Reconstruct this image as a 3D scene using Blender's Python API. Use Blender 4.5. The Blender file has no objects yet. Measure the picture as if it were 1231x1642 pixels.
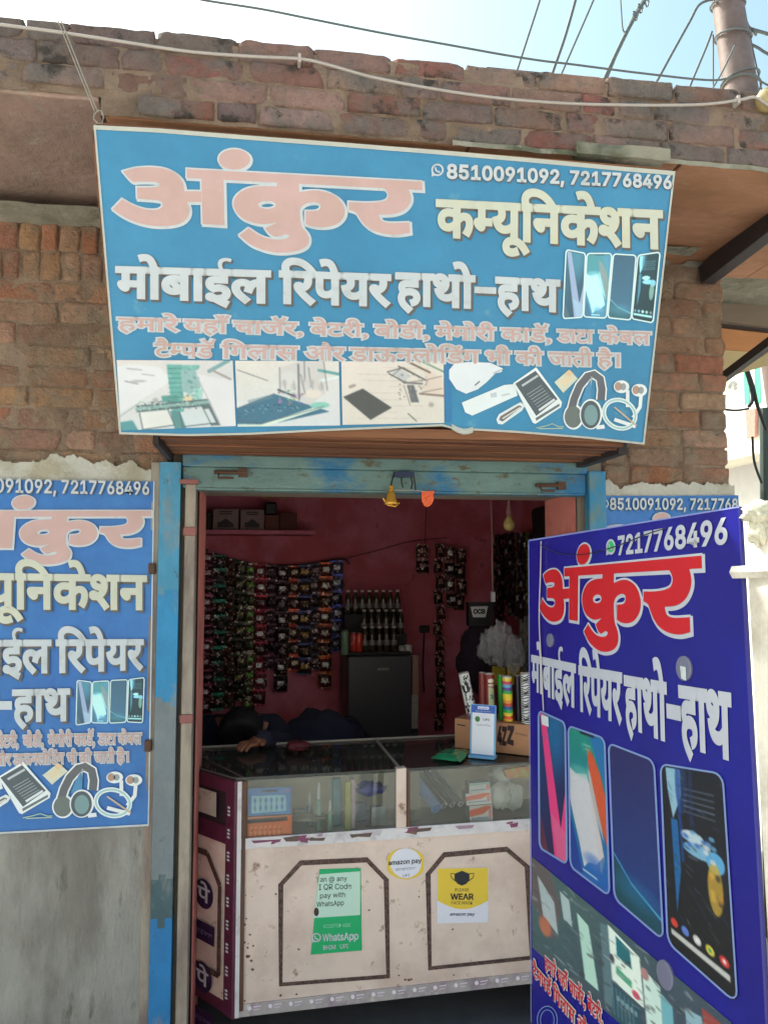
import bpy, bmesh, math, random
import numpy as np
from mathutils import Vector, Matrix, noise
random.seed(7)
SC = bpy.context.scene
COL = SC.collection
PI = math.pi

# ------------------------------------------------------------------ camera
YAW, PITCH, F = math.radians(8.8), math.radians(4.25), 1250.0
CAMZ = 1.70
cd = bpy.data.cameras.new('camera'); cam = bpy.data.objects.new('camera', cd); COL.objects.link(cam)
cd.sensor_fit = 'HORIZONTAL'; cd.sensor_width = 36; cd.lens = F/1231*36
cd.clip_start = .05; cd.clip_end = 3000
FW = Vector((math.sin(YAW)*math.cos(PITCH), math.cos(YAW)*math.cos(PITCH), math.sin(PITCH)))
RT = Vector((math.cos(YAW), -math.sin(YAW), 0)); UP = RT.cross(FW)
cam.matrix_world = Matrix.Translation((0,0,CAMZ)) @ Matrix((RT, UP, -FW)).transposed().to_4x4()
SC.camera = cam
C0 = Vector((0,0,CAMZ))

# ------------------------------------------------------------------ light
SUN_EL, SUN_AZ = math.radians(45), math.radians(-50)      # azimuth from +Y, minus = towards -X
w = bpy.data.worlds.new('World'); SC.world = w; w.use_nodes = True
nt = w.node_tree; bg = nt.nodes['Background']; sky = nt.nodes.new('ShaderNodeTexSky')
sky.sky_type = 'NISHITA'; sky.sun_disc = False; sky.sun_elevation = SUN_EL; sky.sun_rotation = SUN_AZ
sky.air_density = 1.6; sky.dust_density = 6.0; sky.ozone_density = 1.0
tint = nt.nodes.new('ShaderNodeVectorMath'); tint.operation = 'MULTIPLY'; tint.inputs[1].default_value = (.90, 1.06, 1.0)
nt.links.new(sky.outputs[0], tint.inputs[0]); nt.links.new(tint.outputs[0], bg.inputs[0]); bg.inputs[1].default_value = .15
sl = bpy.data.lights.new('sun', 'SUN'); so = bpy.data.objects.new('sun', sl); COL.objects.link(so)
sl.energy = 3.8; sl.angle = math.radians(.5); sl.color = (1, .97, .93)
sd = Vector((math.sin(SUN_AZ)*math.cos(SUN_EL), math.cos(SUN_AZ)*math.cos(SUN_EL), math.sin(SUN_EL)))
so.rotation_euler = sd.to_track_quat('Z', 'Y').to_euler()
vs = SC.view_settings; vs.view_transform = 'Standard'; vs.look = 'None'; vs.exposure = 0.97; vs.gamma = 1; vs.use_curve_mapping = False

# ------------------------------------------------------------------ projection helpers
def ray(px, py): return (FW*F + RT*(px-615.5) + UP*(821-py))
def PY(px, py, Y): d = ray(px,py); return C0 + d*(Y/d.y)
def PX(px, py, X): d = ray(px,py); return C0 + d*(X/d.x)
def PZ(px, py, Z): d = ray(px,py); return C0 + d*((Z-CAMZ)/d.z)
class Plane:
    def __init__(s, O, N, U=None):
        s.O = Vector(O); s.N = Vector(N).normalized()
        if s.N.dot(C0-s.O) < 0: s.N = -s.N
        if U is None: U = Vector((0,0,1)).cross(s.N)
        U = Vector(U); s.U = (U - s.N*U.dot(s.N)).normalized()
        s.V = s.N.cross(s.U)
    def hit(s, px, py):
        d = ray(px,py); return C0 + d*((s.O-C0).dot(s.N)/d.dot(s.N))
    def uv(s, px, py):
        p = s.hit(px,py) - s.O; return (p.dot(s.U), p.dot(s.V))
    def W(s, u, v, h=0.0): return s.O + s.U*u + s.V*v + s.N*h
    def at(s, px, py, h=0.0): return s.hit(px,py) + s.N*h
def homog(src, dst):
    A = []
    for (x,y),(u,v) in zip(src, dst):
        A.append([x,y,1,0,0,0,-u*x,-u*y,-u]); A.append([0,0,0,x,y,1,-v*x,-v*y,-v])
    H = np.linalg.svd(np.array(A))[2][-1].reshape(3,3)
    return H
def hap(H, pts):
    p = np.asarray(pts, float); q = np.c_[p, np.ones(len(p))] @ H.T
    return q[:,:2]/q[:,2:3]

# ------------------------------------------------------------------ materials
def lin(c, g=1.0):
    o = []
    for v in c[:3]:
        v = v/255.0; v = v/12.92 if v <= .04045 else ((v+.055)/1.055)**2.4
        o.append(min(.92, v*g))
    return (*o, 1)
MATS = {}
BUMPD = {'fired_brick':.035,'sooty_brick':.035,'cement_mortar':.03,'cement_plaster':.012}
def mat(name, rgb=(200,200,200), rough=.75, g=1.0, var=0.0, vs_=6.0, c2=None, c2s=3.0, c2t=.5, c2w=.08, bump=0.0, bs=40.0, metal=0.0, attr=None, spec=.5, stretch=None, trans=0.0, emit=None, coat=0.0, c3=None, c3s=20., c3t=.62):
    if name in MATS: return MATS[name]
    m = bpy.data.materials.new(name); m.use_nodes = True; nt = m.node_tree; N = nt.nodes; L = nt.links
    b = N['Principled BSDF']; b.inputs['Roughness'].default_value = rough; b.inputs['Metallic'].default_value = metal
    b.inputs['Specular IOR Level'].default_value = spec
    if coat: b.inputs['Coat Weight'].default_value = coat
    if trans: b.inputs['Transmission Weight'].default_value = trans
    tc = N.new('ShaderNodeTexCoord'); src = tc.outputs['Object']
    if stretch:
        mp = N.new('ShaderNodeMapping'); mp.inputs['Scale'].default_value = stretch; L.new(src, mp.inputs[0]); src = mp.outputs[0]
    def nz(sc, det=5, rg=.6):
        n = N.new('ShaderNodeTexNoise'); n.inputs['Scale'].default_value = sc; n.inputs['Detail'].default_value = det; n.inputs['Roughness'].default_value = rg
        L.new(src, n.inputs['Vector']); return n.outputs['Fac']
    if attr:
        a = N.new('ShaderNodeVertexColor'); a.layer_name = attr; col = a.outputs[0]
    else:
        r = N.new('ShaderNodeRGB'); r.outputs[0].default_value = lin(rgb, g); col = r.outputs[0]
    def mixto(col, c, sc, t, wd, fmax=1.0):
        mr = N.new('ShaderNodeMapRange'); mr.inputs[1].default_value = t-wd; mr.inputs[2].default_value = t+wd; mr.inputs[4].default_value = fmax
        L.new(nz(sc, 8, .65), mr.inputs[0])
        mx = N.new('ShaderNodeMix'); mx.data_type = 'RGBA'; L.new(mr.outputs[0], mx.inputs[0]); L.new(col, mx.inputs[6]); mx.inputs[7].default_value = lin(c, g)
        return mx.outputs[2]
    if c2: col = mixto(col, c2, c2s, c2t, c2w)
    if c3: col = mixto(col, c3, c3s, c3t, .05)
    if var:
        mr = N.new('ShaderNodeMapRange'); mr.inputs[1].default_value = .25; mr.inputs[2].default_value = .75
        mr.inputs[3].default_value = 1-var; mr.inputs[4].default_value = 1+var; L.new(nz(vs_, 8, .7), mr.inputs[0])
        mx = N.new('ShaderNodeVectorMath'); mx.operation = 'SCALE'; L.new(col, mx.inputs[0]); L.new(mr.outputs[0], mx.inputs['Scale']); col = mx.outputs[0]
    L.new(col, b.inputs['Base Color'])
    if bump:
        bp = N.new('ShaderNodeBump'); bp.inputs['Strength'].default_value = bump; bp.inputs['Distance'].default_value = BUMPD.get(name, .01)
        L.new(nz(bs, 10, .7), bp.inputs['Height']); L.new(bp.outputs[0], b.inputs['Normal'])
    if emit:
        b.inputs['Emission Color'].default_value = lin(emit[0]); b.inputs['Emission Strength'].default_value = emit[1]
    MATS[name] = m; return m
G = 1.15
M_pic = mat('printed_picture', attr='Col', rough=.5, var=.06, vs_=9)
M_col = mat('coloured_surface', attr='Col', rough=.55)
M_foil = mat('foil_packet', attr='Col', rough=.28, metal=.3, bump=.4, bs=60)

# ------------------------------------------------------------------ object helpers
LOCS = {}
def tag(o, label=None, cat=None, group=None, kind=None):
    if label: o['label'] = label
    if cat: o['category'] = cat
    if group: o['group'] = group
    if kind: o['kind'] = kind
    return o
def thing(name, label, cat, loc, group=None):
    o = bpy.data.objects.new(name, None); COL.objects.link(o); o.location = loc; o.empty_display_size = .05
    LOCS[o] = Vector(loc); return tag(o, label, cat, group)
class MB:
    def __init__(s): s.v=[]; s.f=[]; s.mi=[]; s.c=[]; s.cc=(1,1,1,1); s.m=0; s.fc={}
    def add(s, vs, fs):
        n = len(s.v); s.v += [Vector(p) for p in vs]
        for f in fs: s.f.append([n+i for i in f]); s.mi.append(s.m); s.c.append(s.cc)
        return s
    def box(s, lo, hi, M=None):
        x0,y0,z0 = lo; x1,y1,z1 = hi
        v = [Vector(p) for p in ((x0,y0,z0),(x1,y0,z0),(x1,y1,z0),(x0,y1,z0),(x0,y0,z1),(x1,y0,z1),(x1,y1,z1),(x0,y1,z1))]
        if M is not None: v = [M@p for p in v]
        return s.add(v, [(0,3,2,1),(4,5,6,7),(0,1,5,4),(1,2,6,5),(2,3,7,6),(3,0,4,7)])
    def hexa(s, p):      # 8 points: front 4 (ccw) then back 4
        return s.add(p, [(0,1,2,3),(7,6,5,4),(0,4,5,1),(1,5,6,2),(2,6,7,3),(3,7,4,0)])
    def slab(s, pts, off):      # polygon extruded by vector off
        n = len(pts); pts = [Vector(p) for p in pts]; off = Vector(off)
        return s.add(pts+[p+off for p in pts], [tuple(range(n)), tuple(range(2*n-1,n-1,-1))]+[(i,i+n,(i+1)%n+n,(i+1)%n) for i in range(n)])
    def tube(s, pts, r, n=8, cap=True):
        pts = [Vector(p) for p in pts]; k = len(pts); rr = r if isinstance(r,(list,tuple)) else [r]*k
        ref = Vector((0,0,1)); vs = []
        for i,p in enumerate(pts):
            t = (pts[min(i+1,k-1)]-pts[max(i-1,0)]).normalized()
            if abs(t.dot(ref)) > .95: ref = Vector((1,0,0)) if abs(t.x) < .9 else Vector((0,1,0))
            a = t.cross(ref).normalized(); b = t.cross(a)
            for j in range(n):
                an = 2*PI*j/n; vs.append(p + (a*math.cos(an)+b*math.sin(an))*rr[i])
        fs = [(i*n+j, i*n+(j+1)%n, (i+1)*n+(j+1)%n, (i+1)*n+j) for i in range(k-1) for j in range(n)]
        if cap: fs += [tuple(range(n-1,-1,-1)), tuple((k-1)*n+j for j in range(n))]
        return s.add(vs, fs)
    def lathe(s, c, prof, n=16, M=None):    # prof: (r,z)
        c = Vector(c); vs = []
        for r,z in prof:
            for j in range(n):
                a = 2*PI*j/n; p = Vector((r*math.cos(a), r*math.sin(a), z)); p = M@p if M is not None else p
                vs.append(c+p)
        k = len(prof)
        fs = [(i*n+j, i*n+(j+1)%n, (i+1)*n+(j+1)%n, (i+1)*n+j) for i in range(k-1) for j in range(n)]
        return s.add(vs, fs+[tuple(range(n-1,-1,-1)), tuple((k-1)*n+j for j in range(n))])
    def build(s, name, mats, parent=None, smooth=False, bevel=0.0, label=None, flat_thing=None):
        me = bpy.data.meshes.new(name); off = LOCS.get(parent, Vector((0,0,0))) if parent else Vector((0,0,0))
        base = None
        if parent is None and s.v:
            base = Vector((sum(p.x for p in s.v)/len(s.v), sum(p.y for p in s.v)/len(s.v), min(p.z for p in s.v))); off = base
        me.from_pydata([tuple(p-off) for p in s.v], [], s.f)
        if not isinstance(mats,(list,tuple)): mats = [mats]
        for m in mats: me.materials.append(m)
        if max(s.mi, default=0) > 0: me.polygons.foreach_set('material_index', s.mi)
        if any(c != (1,1,1,1) for c in s.c):
            at = me.color_attributes.new('Col', 'FLOAT_COLOR', 'CORNER'); arr = []
            for f,c in zip(s.f, s.c): arr += list(c)*len(f)
            at.data.foreach_set('color', arr)
        if smooth: me.polygons.foreach_set('use_smooth', [True]*len(s.f))
        me.validate(clean_customdata=False); me.update()
        o = bpy.data.objects.new(name, me); COL.objects.link(o)
        if parent: o.parent = parent; LOCS[o] = LOCS[parent]
        else: o.location = base if base else (0,0,0); LOCS[o] = base
        if bevel:
            b = o.modifiers.new('bevel','BEVEL'); b.width = bevel; b.segments = 2; b.limit_method = 'ANGLE'
        if label: o['label'] = label
        return o

# ------------------------------------------------------------------ text and flat artwork
GL = {}
try:      # a plain sans that ships with Blender; otherwise its default font
    import os
    SANS = bpy.data.fonts.load(os.path.join(bpy.utils.system_resource('DATAFILES', path='fonts'), 'Inter.woff2'))
except Exception:
    SANS = None
def glyphs(s, bev=0.0, sp=1.0):
    key = (s, bev, sp)
    if key in GL: return GL[key]
    c = bpy.data.curves.new('text','FONT'); c.body = s; c.size = 1; c.fill_mode = 'BOTH' if bev else 'FRONT'; c.resolution_u = 5
    c.space_character = sp
    if SANS and not any(ord(ch) > 0x900 for ch in s): c.font = SANS
    if bev: c.bevel_depth = bev; c.bevel_resolution = 2
    o = bpy.data.objects.new('text', c); COL.objects.link(o)
    bpy.context.view_layer.update()
    me = bpy.data.meshes.new_from_object(o.evaluated_get(bpy.context.evaluated_depsgraph_get()))
    v = np.array([tuple(p.co) for p in me.vertices]).reshape(-1,3); f = [tuple(p.vertices) for p in me.polygons]
    bpy.data.objects.remove(o); bpy.data.curves.remove(c); bpy.data.meshes.remove(me)
    GL[key] = (v, f); return GL[key]
def clip_mesh(v, f, xmax=None, xmin=None):
    bm = bmesh.new(); vs = [bm.verts.new(p) for p in v]
    for q in f:
        try: bm.faces.new([vs[i] for i in q])
        except ValueError: pass
    if xmax is not None: bmesh.ops.bisect_plane(bm, geom=bm.verts[:]+bm.edges[:]+bm.faces[:], plane_co=(xmax,0,0), plane_no=(1,0,0), clear_outer=True)
    if xmin is not None: bmesh.ops.bisect_plane(bm, geom=bm.verts[:]+bm.edges[:]+bm.faces[:], plane_co=(xmin,0,0), plane_no=(-1,0,0), clear_outer=True)
    bm.verts.index_update(); bm.verts.ensure_lookup_table()
    r = (np.array([tuple(p.co) for p in bm.verts]).reshape(-1,3), [tuple(p.index for p in q.verts) for q in bm.faces]); bm.free(); return r
def half_join(parts, bev):
    """parts: strings; '|' at the end of one means: cut its last stem (half letter) before the next"""
    X = 0; V = []; Fs = []; n = 0
    for p in parts:
        half = p.endswith('|'); p = p.rstrip('|')
        v, f = glyphs(p, bev); v0, _ = glyphs(p, 0)
        if half:
            st_ = v0[(v0[:,1] < .02) & (v0[:,0] > v0[:,0].max()*.6)][:,0].min(); xm = st_-bev-.004; v, f = clip_mesh(v, f, xmax=xm)
        v = v.copy(); v[:,0] += X; V.append(v); Fs += [tuple(i+n for i in q) for q in f]; n += len(v)
        X += (xm if half else v0[:,0].max())
    return np.vstack(V), Fs
def put(mb, pl, s, quad, h, bev=0.0, th=.0006, mi=0, head=None, clip=None, shift=(0,0)):
    """quad: px points headline-left, headline-right, base-left, base-right"""
    parts = s if isinstance(s, list) else [s]
    if len(parts) > 1: v, f = half_join(parts, bev); v0,_ = half_join(parts, 0)
    else: v, f = glyphs(parts[0], bev); v0,_ = glyphs(parts[0], 0)
    if len(v) == 0: return
    if head is None: head = HEADD if any(ord(ch) > 0x900 for ch in parts[0]) else HEADL
    x0, x1 = v0[:,0].min(), v0[:,0].max()
    dst = [pl.uv(q[0]+shift[0], q[1]+shift[1]) for q in quad]
    H = homog([(x0,head),(x1,head),(x0,0),(x1,0)], dst)
    if clip is not None: v, f = clip_mesh(v, f, xmax=clip)
    q = hap(H, v[:,:2]); zs = v[:,2]; zm = max(1e-6, np.abs(zs).max())
    mb.m = mi
    mb.add([pl.W(a,b,h+(z/zm)*th*.5) for (a,b),z in zip(q,zs)], f)
HEADD = float(glyphs('न')[0][:,1].max()); HEADL = float(glyphs('8')[0][:,1].max())
def ell(cx, cy, rx, ry, n=28, rot=0):
    return [(cx+rx*math.cos(2*PI*i/n)*math.cos(rot)-ry*math.sin(2*PI*i/n)*math.sin(rot), cy+rx*math.cos(2*PI*i/n)*math.sin(rot)+ry*math.sin(2*PI*i/n)*math.cos(rot)) for i in range(n)]
def smooth_poly(p, it=1):
    for _ in range(it):
        q = []
        for i in range(len(p)):
            a, b, c = p[i-1], p[i], p[(i+1)%len(p)]
            v1 = (a[0]-b[0], a[1]-b[1]); v2 = (c[0]-b[0], c[1]-b[1])
            l1 = math.hypot(*v1) or 1; l2 = math.hypot(*v2) or 1
            if (v1[0]*v2[0]+v1[1]*v2[1])/(l1*l2) > -.45: q.append(b)
            else: q.append((b[0]+v1[0]*.25, b[1]+v1[1]*.25)); q.append((b[0]+v2[0]*.25, b[1]+v2[1]*.25))
        p = q
    return p
def curve_mesh(splines, bev=0.0):
    c = bpy.data.curves.new('outline','CURVE'); c.dimensions = '2D'; c.fill_mode = 'BOTH'
    if bev: c.bevel_depth = bev; c.bevel_resolution = 2
    for p in splines:
        s = c.splines.new('POLY'); s.points.add(len(p)-1); s.use_cyclic_u = True
        for q,(x,y) in zip(s.points, p): q.co = (x,y,0,1)
    o = bpy.data.objects.new('outline', c); COL.objects.link(o); bpy.context.view_layer.update()
    me = bpy.data.meshes.new_from_object(o.evaluated_get(bpy.context.evaluated_depsgraph_get()))
    v = np.array([tuple(p.co) for p in me.vertices]).reshape(-1,3); f = [tuple(p.vertices) for p in me.polygons]
    bpy.data.objects.remove(o); bpy.data.curves.remove(c); bpy.data.meshes.remove(me)
    return v, f
# the big word, traced: units are 1/4.396 photo px
_r = lambda pts: [(x+1055, y) for x,y in pts]
def band_top(x): return 222+(x-570)*.0544
def band_bot(x): return 285+(x-570)*.0525
W_three = smooth_poly([(120,240),(200,216),(300,207),(400,215),(470,240),(520,280),(548,330),(552,378),(560,415),(572,455),(590,510),(580,560),(545,598),(480,620),(380,628),(280,618),(180,587),(100,545),(48,505),(115,435),(165,465),(230,495),(300,512),(370,510),(398,490),(400,465),(385,448),(340,440),(222,432),(218,352),(340,352),(378,343),(375,322),(340,312),(230,310),(185,318)],0)
W_bridge = [(552,378),(672,380),(674,455),(572,455),(560,415)]
W_band = [(570,222),(2225,312),(2228,372),(570,285)]
W_stem = [(672,band_bot(672)),(828,band_bot(828)),(835,620),(680,610)]
W_loop = smooth_poly([(1205,345),(1100,342),(1000,355),(930,395),(895,450),(905,510),(950,565),(1020,598),(1110,615),(1205,600)])
W_hole = ell(1135,475,62,28)
W_down = [(1205,band_bot(1205)),(1360,band_bot(1360)),(1363,520),(1375,630),(1415,670),(1433,720),(1415,770),(1355,800),(1255,815),(1155,808),(1055,775),(1000,745),(940,690),(1005,640),(1070,685),(1140,715),(1230,722),(1285,708),(1290,690),(1270,680),(1230,690),(1200,705),(1150,680),(1120,640),(1205,600),(1205,345)]
W_bowl = [(1360,385)]+_r([(400,372),(480,378),(560,410),(610,460),(632,520),(615,575),(560,620),(480,635),(400,628),(350,610),(352,520),(430,520),(458,500),(455,470),(420,455),(360,462),(320,485)])+[(1363,520)]
W_ra = _r([(1075,band_bot(2130)),(1095,420),(1085,470),(1040,520),(960,545),(865,545),(880,590),(940,605),(1080,600),(1085,672),(1000,688),(900,680),(820,655),(760,610),(725,560),(705,525),(655,510),(655,455),(780,462),(900,455),(935,430),(935,390),(905,band_bot(1960))])
W_dot = ell(905,155,110,72)
W_three, W_loop, W_down, W_bowl, W_ra = (smooth_poly(p, 2) for p in (W_three, W_loop, W_down, W_bowl, W_ra))
WORD = [[W_three],[W_bridge],[W_band],[W_stem],[W_loop,W_hole],[W_down],[W_bowl],[W_ra],[W_dot]]
def word(mbs, pl, H, h, bev, th=.0008, clipx=None):
    """mbs=(outline builder, fill builder); H maps word units to plane uv"""
    k = 0
    for w_ in WORD:
        if bev:
            for bv, sh, hh in ((bev, 8., 0.), (bev*.6, -4., .0002)):
                v, f = curve_mesh(w_, bv); q = hap(H, v[:,:2]+np.array([sh,sh])); zm = max(1e-6,np.abs(v[:,2]).max())
                mbs[0].add([pl.W(a,b,h+hh+z/zm*th*.4) for (a,b),z in zip(q, v[:,2])], f)
        v, f = curve_mesh(w_, 0)
        # keep one sheet only
        q = hap(H, v[:,:2]); mbs[1].add([pl.W(a,b,h+th+k*.00002) for a,b in q], f); k += 1
def flat(mb, pl, pts, h, c=None, mi=None):
    if c is not None: mb.cc = lin(c, G)
    if mi is not None: mb.m = mi
    P = [pl.at(x,y,h) for x,y in pts]; mb.add(P, [tuple(range(len(P)))])
def opposite():  # unseen house, added to bounce sunlight onto the shop front
    T = thing('bounce_house_across_street', 'unseen cream two storey house added across the street to bounce light, behind the viewer', 'house', (1,-7.5,0))
    MW = mat('cream_house_paint', (202,202,200), .85, var=.1, vs_=1.5, bump=.2, bs=20); MD = mat('house_woodwork', (92,70,56), .6, var=.2)
    b = MB(); b.box((-9,-12,0),(11,-7.5,6.2)); b.build('wall', MW, T)
    b = MB(); b.box((-9.2,-12,6.2),(11.2,-7.2,6.4)); b.build('roof_edge', MW, T)
    for x in (-7,-4,2.5,6,9):
        for z in (1.1,4.0):
            b = MB(); b.box((x-.6,-7.48,z),(x+.6,-7.42,z+1.3)); w_ = b.build('window', MD, T); b = MB(); b.box((x-.52,-7.42,z+.08),(x-.03,-7.41,z+1.22)); b.box((x+.03,-7.42,z+.08),(x+.52,-7.41,z+1.22)); b.build('pane', mat('dark_window_glass',(40,46,50),.1), w_)
    b = MB(); b.box((-1.3,-7.48,0),(-.2,-7.42,2.2)); b.build('door', MD, T)
def line(mb, pl, pts, wd, h, c=None, closed=False):
    if c is not None: mb.cc = lin(c, G)
    n = len(pts); rng = range(n if closed else n-1)
    L = []; R = []
    for i in range(n):
        a = pts[(i-1)%n] if (closed or i > 0) else pts[i]; b = pts[(i+1)%n] if (closed or i < n-1) else pts[i]
        dx, dy = b[0]-a[0], b[1]-a[1]; l = math.hypot(dx,dy) or 1; nx, ny = -dy/l*wd/2, dx/l*wd/2
        L.append(pl.at(pts[i][0]+nx, pts[i][1]+ny, h)); R.append(pl.at(pts[i][0]-nx, pts[i][1]-ny, h))
    mb.add(L+R, [(i, (i+1)%n, (i+1)%n+n, i+n) for i in rng])
# ---- canvas: a printed picture as a fine grid of coloured cells
class Canvas:
    def __init__(s, w, h, bg=(200,200,200)):
        s.gw, s.gh = int(w*2), int(h*2); w, h = s.gw*3, s.gh*3
        s.w, s.h = w, h; s.a = np.ones((h,w,3))*np.array(bg, float)
        s.X, s.Y = np.meshgrid((np.arange(w)+.5)/w, (np.arange(h)+.5)/h)
    def mask_poly(s, pts):
        m = np.zeros((s.h,s.w), bool); n = len(pts)
        for i in range(n):
            (x1,y1),(x2,y2) = pts[i], pts[(i+1)%n]
            if y1 == y2: continue
            c = ((y1 > s.Y) != (y2 > s.Y)) & (s.X < (x2-x1)*(s.Y-y1)/(y2-y1)+x1); m ^= c
        return m
    def poly(s, pts, c, a=1.0, var=0):
        m = s.mask_poly(pts); s._put(m, c, a, var); return m
    def ell(s, cx, cy, rx, ry, c, a=1.0, rot=0, soft=0, var=0):
        dx, dy = s.X-cx, s.Y-cy; co, si = math.cos(rot), math.sin(rot)
        d = ((dx*co+dy*si)/rx)**2+((-dx*si+dy*co)/ry)**2
        if soft:
            k = np.clip((1-d)/soft, 0, 1)[...,None]*a; s.a = s.a*(1-k)+np.array(c,float)*k
        else: s._put(d < 1, c, a, var)
    def _put(s, m, c, a, var):
        col = np.ones_like(s.a)*np.array(c,float)
        if var: col += (RNG.random((s.h,s.w,1))-.5)*2*var
        k = (m*a)[...,None]; s.a = s.a*(1-k)+col*k
    def line(s, x1,y1,x2,y2,w, c, a=1.0):
        asp = s.h/s.w; dx, dy = x2-x1, (y2-y1)*asp; L2 = dx*dx+dy*dy or 1e-9
        t = np.clip(((s.X-x1)*dx+(s.Y-y1)*asp*dy)/L2, 0, 1)
        d = np.hypot(s.X-x1-t*dx, (s.Y-y1)*asp-t*dy); s._put(d < w/2, c, a, 0)
    def grad(s, c1, c2, ang=90):
        t = s.X*math.cos(math.radians(ang))+s.Y*math.sin(math.radians(ang)); t = ((t-t.min())/(t.max()-t.min()))[...,None]
        s.a = np.array(c1,float)*(1-t)+np.array(c2,float)*t
    def noise(s, amt, f=1):
        n = RNG.random((max(2,s.h//f), max(2,s.w//f))); yi = np.minimum((s.Y*n.shape[0]).astype(int), n.shape[0]-1); xi = np.minimum((s.X*n.shape[1]).astype(int), n.shape[1]-1)
        s.a += (n[yi,xi][...,None]-.5)*2*amt
    def tint(s, c, a): s.a = s.a*(1-a)+np.array(c,float)*a
    def mesh(s, name, pl, quad, h, parent, radius=0.0, gain=G):
        """quad px: TL,TR,BR,BL"""
        H = homog([(0,0),(1,0),(1,1),(0,1)], [pl.uv(*q) for q in quad])
        gw, gh = s.gw, s.gh; W1 = gw+1
        gx, gy = np.meshgrid(np.linspace(0,1,gw+1), np.linspace(0,1,gh+1)); q = hap(H, np.c_[gx.ravel(), gy.ravel()])
        off = LOCS[parent]; vs = [tuple(pl.W(a,b,h)-off) for a,b in q]
        a = s.a.reshape(gh,3,gw,3,3).mean((1,3)); p = np.pad(a, ((1,1),(1,1),(0,0)), mode='edge'); a = (p[:-1,:-1]+p[1:,:-1]+p[:-1,1:]+p[1:,1:])/4
        a = np.clip(a, 0, 255)/255; a = np.where(a <= .04045, a/12.92, ((a+.055)/1.055)**2.4)*gain; a = np.minimum(a, .92)
        X, Y = np.meshgrid((np.arange(gw)+.5)/gw, (np.arange(gh)+.5)/gh); ok = np.ones((gh,gw), bool)
        if radius:
            rx = radius; ry = radius*.45
            ex = np.maximum(np.maximum(rx-X, X-(1-rx)),0)/rx; ey = np.maximum(np.maximum(ry-Y, Y-(1-ry)),0)/ry; ok = ex*ex+ey*ey <= 1
        fs = [(j*W1+i, (j+1)*W1+i, (j+1)*W1+i+1, j*W1+i+1) for j,i in zip(*np.nonzero(ok))]
        me = bpy.data.meshes.new(name); me.from_pydata(vs, [], fs); me.materials.append(M_pic)
        at = me.color_attributes.new('Col', 'FLOAT_COLOR', 'POINT'); at.data.foreach_set('color', np.c_[a.reshape(-1,3), np.ones(len(vs))].astype(np.float32).ravel())
        o = bpy.data.objects.new(name, me); COL.objects.link(o); o.parent = parent; LOCS[o] = off; return o
RNG = np.random.default_rng(5)

# ================================================================== THE PLACE
D = 2.70            # shop front plane (Y)
YF = 2.015          # front edge of the projecting slab
ZS, ZT = 2.872, 3.107
XL, XR, XE = -0.217, 1.135, 1.735      # door opening left, right; outer end of the pier
ZO = 1.972          # underside of the lintel
WALL = Plane((0,D,0), (0,-1,0), (1,0,0)); PAR = Plane((0,YF,0), (0,-1,0), (1,0,0))
FLOOR = .06; BACK = 5.4; XRW = 1.62; XLW = -1.1

M_mortar = mat('cement_mortar', (170,144,124), .95, var=.22, vs_=14, bump=.9, bs=70, c2=(138,112,92), c2s=5, c2t=.52)
M_brick = mat('fired_brick', attr='Col', rough=.93, var=.3, vs_=34, bump=1.0, bs=90, c2=(172,150,128), c2s=7, c2t=.54, c2w=.08, c3=(110,98,88), c3s=26, c3t=.66)
M_brickg = mat('sooty_brick', attr='Col', rough=.95, var=.3, vs_=28, bump=1.0, bs=80, c2=(148,134,126), c2s=5, c2t=.52, c2w=.07, c3=(84,74,68), c3s=14, c3t=.60)
M_plaster = mat('cement_plaster', (160,156,150), .92, var=.2, vs_=6, bump=.9, bs=45, c2=(134,128,122), c2s=2.3, c2t=.5, c3=(104,100,94), c3s=7, c3t=.66, stretch=(2.2,1,.7))
M_lime = mat('old_whitewash', (190,186,176), .9, var=.12, vs_=12, bump=.5, bs=60, c2=(168,160,140), c2s=7, c2t=.55)
M_soffit = mat('red_stone', (180,130,100), .85, var=.2, vs_=5, bump=.3, bs=30, c2=(160,112,80), c2s=2.4, c2t=.5, c3=(176,150,124), c3s=9, c3t=.66, stretch=(1,2.2,1))
M_conc = mat('raw_concrete', (150,144,128), .93, var=.2, vs_=10, bump=.8, bs=60, c2=(96,98,78), c2s=4, c2t=.56, c3=(168,160,146), c3s=12, c3t=.6)
M_pink = mat('pink_wall_paint', (218,128,152), .8, var=.12, vs_=4, bump=.15, bs=40, c2=(200,96,108), c2s=1.6, c2t=.5, c3=(120,60,60), c3s=9, c3t=.68)
M_ground = mat('dusty_street', (192,188,182), .95, var=.15, vs_=2, bump=.4, bs=30)
M_floor = mat('shop_floor', (88,92,100), .7, var=.25, vs_=6, bump=.2, bs=30)
M_blue = mat('worn_blue_paint', (44,128,170), .6, var=.18, vs_=9, bump=.35, bs=60, c2=(98,124,124), c2s=5, c2t=.5, c2w=.05, c3=(70,66,52), c3s=16, c3t=.66, stretch=(1,1,.6))
M_beam = mat('peeling_paint_on_beam', (104,132,130), .7, var=.22, vs_=12, bump=.4, bs=60, c2=(42,108,152), c2s=3.6, c2t=.54, c2w=.05, c3=(92,84,62), c3s=22, c3t=.62, stretch=(.7,1,1.4))
M_wood = mat('brown_plywood', (134,86,56), .7, var=.25, vs_=6, bump=.3, bs=20, c2=(104,62,40), c2s=4, c2t=.5, stretch=(.35,4,4))
M_rail = mat('dull_cream_rail', (160,148,134), .7, var=.2, vs_=7, c2=(128,112,106), c2s=5, c2t=.54, stretch=(2,2,.5), bump=.2)
M_rust = mat('rusty_iron', (92,66,52), .8, var=.3, vs_=20, bump=.4, metal=.2)
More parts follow.
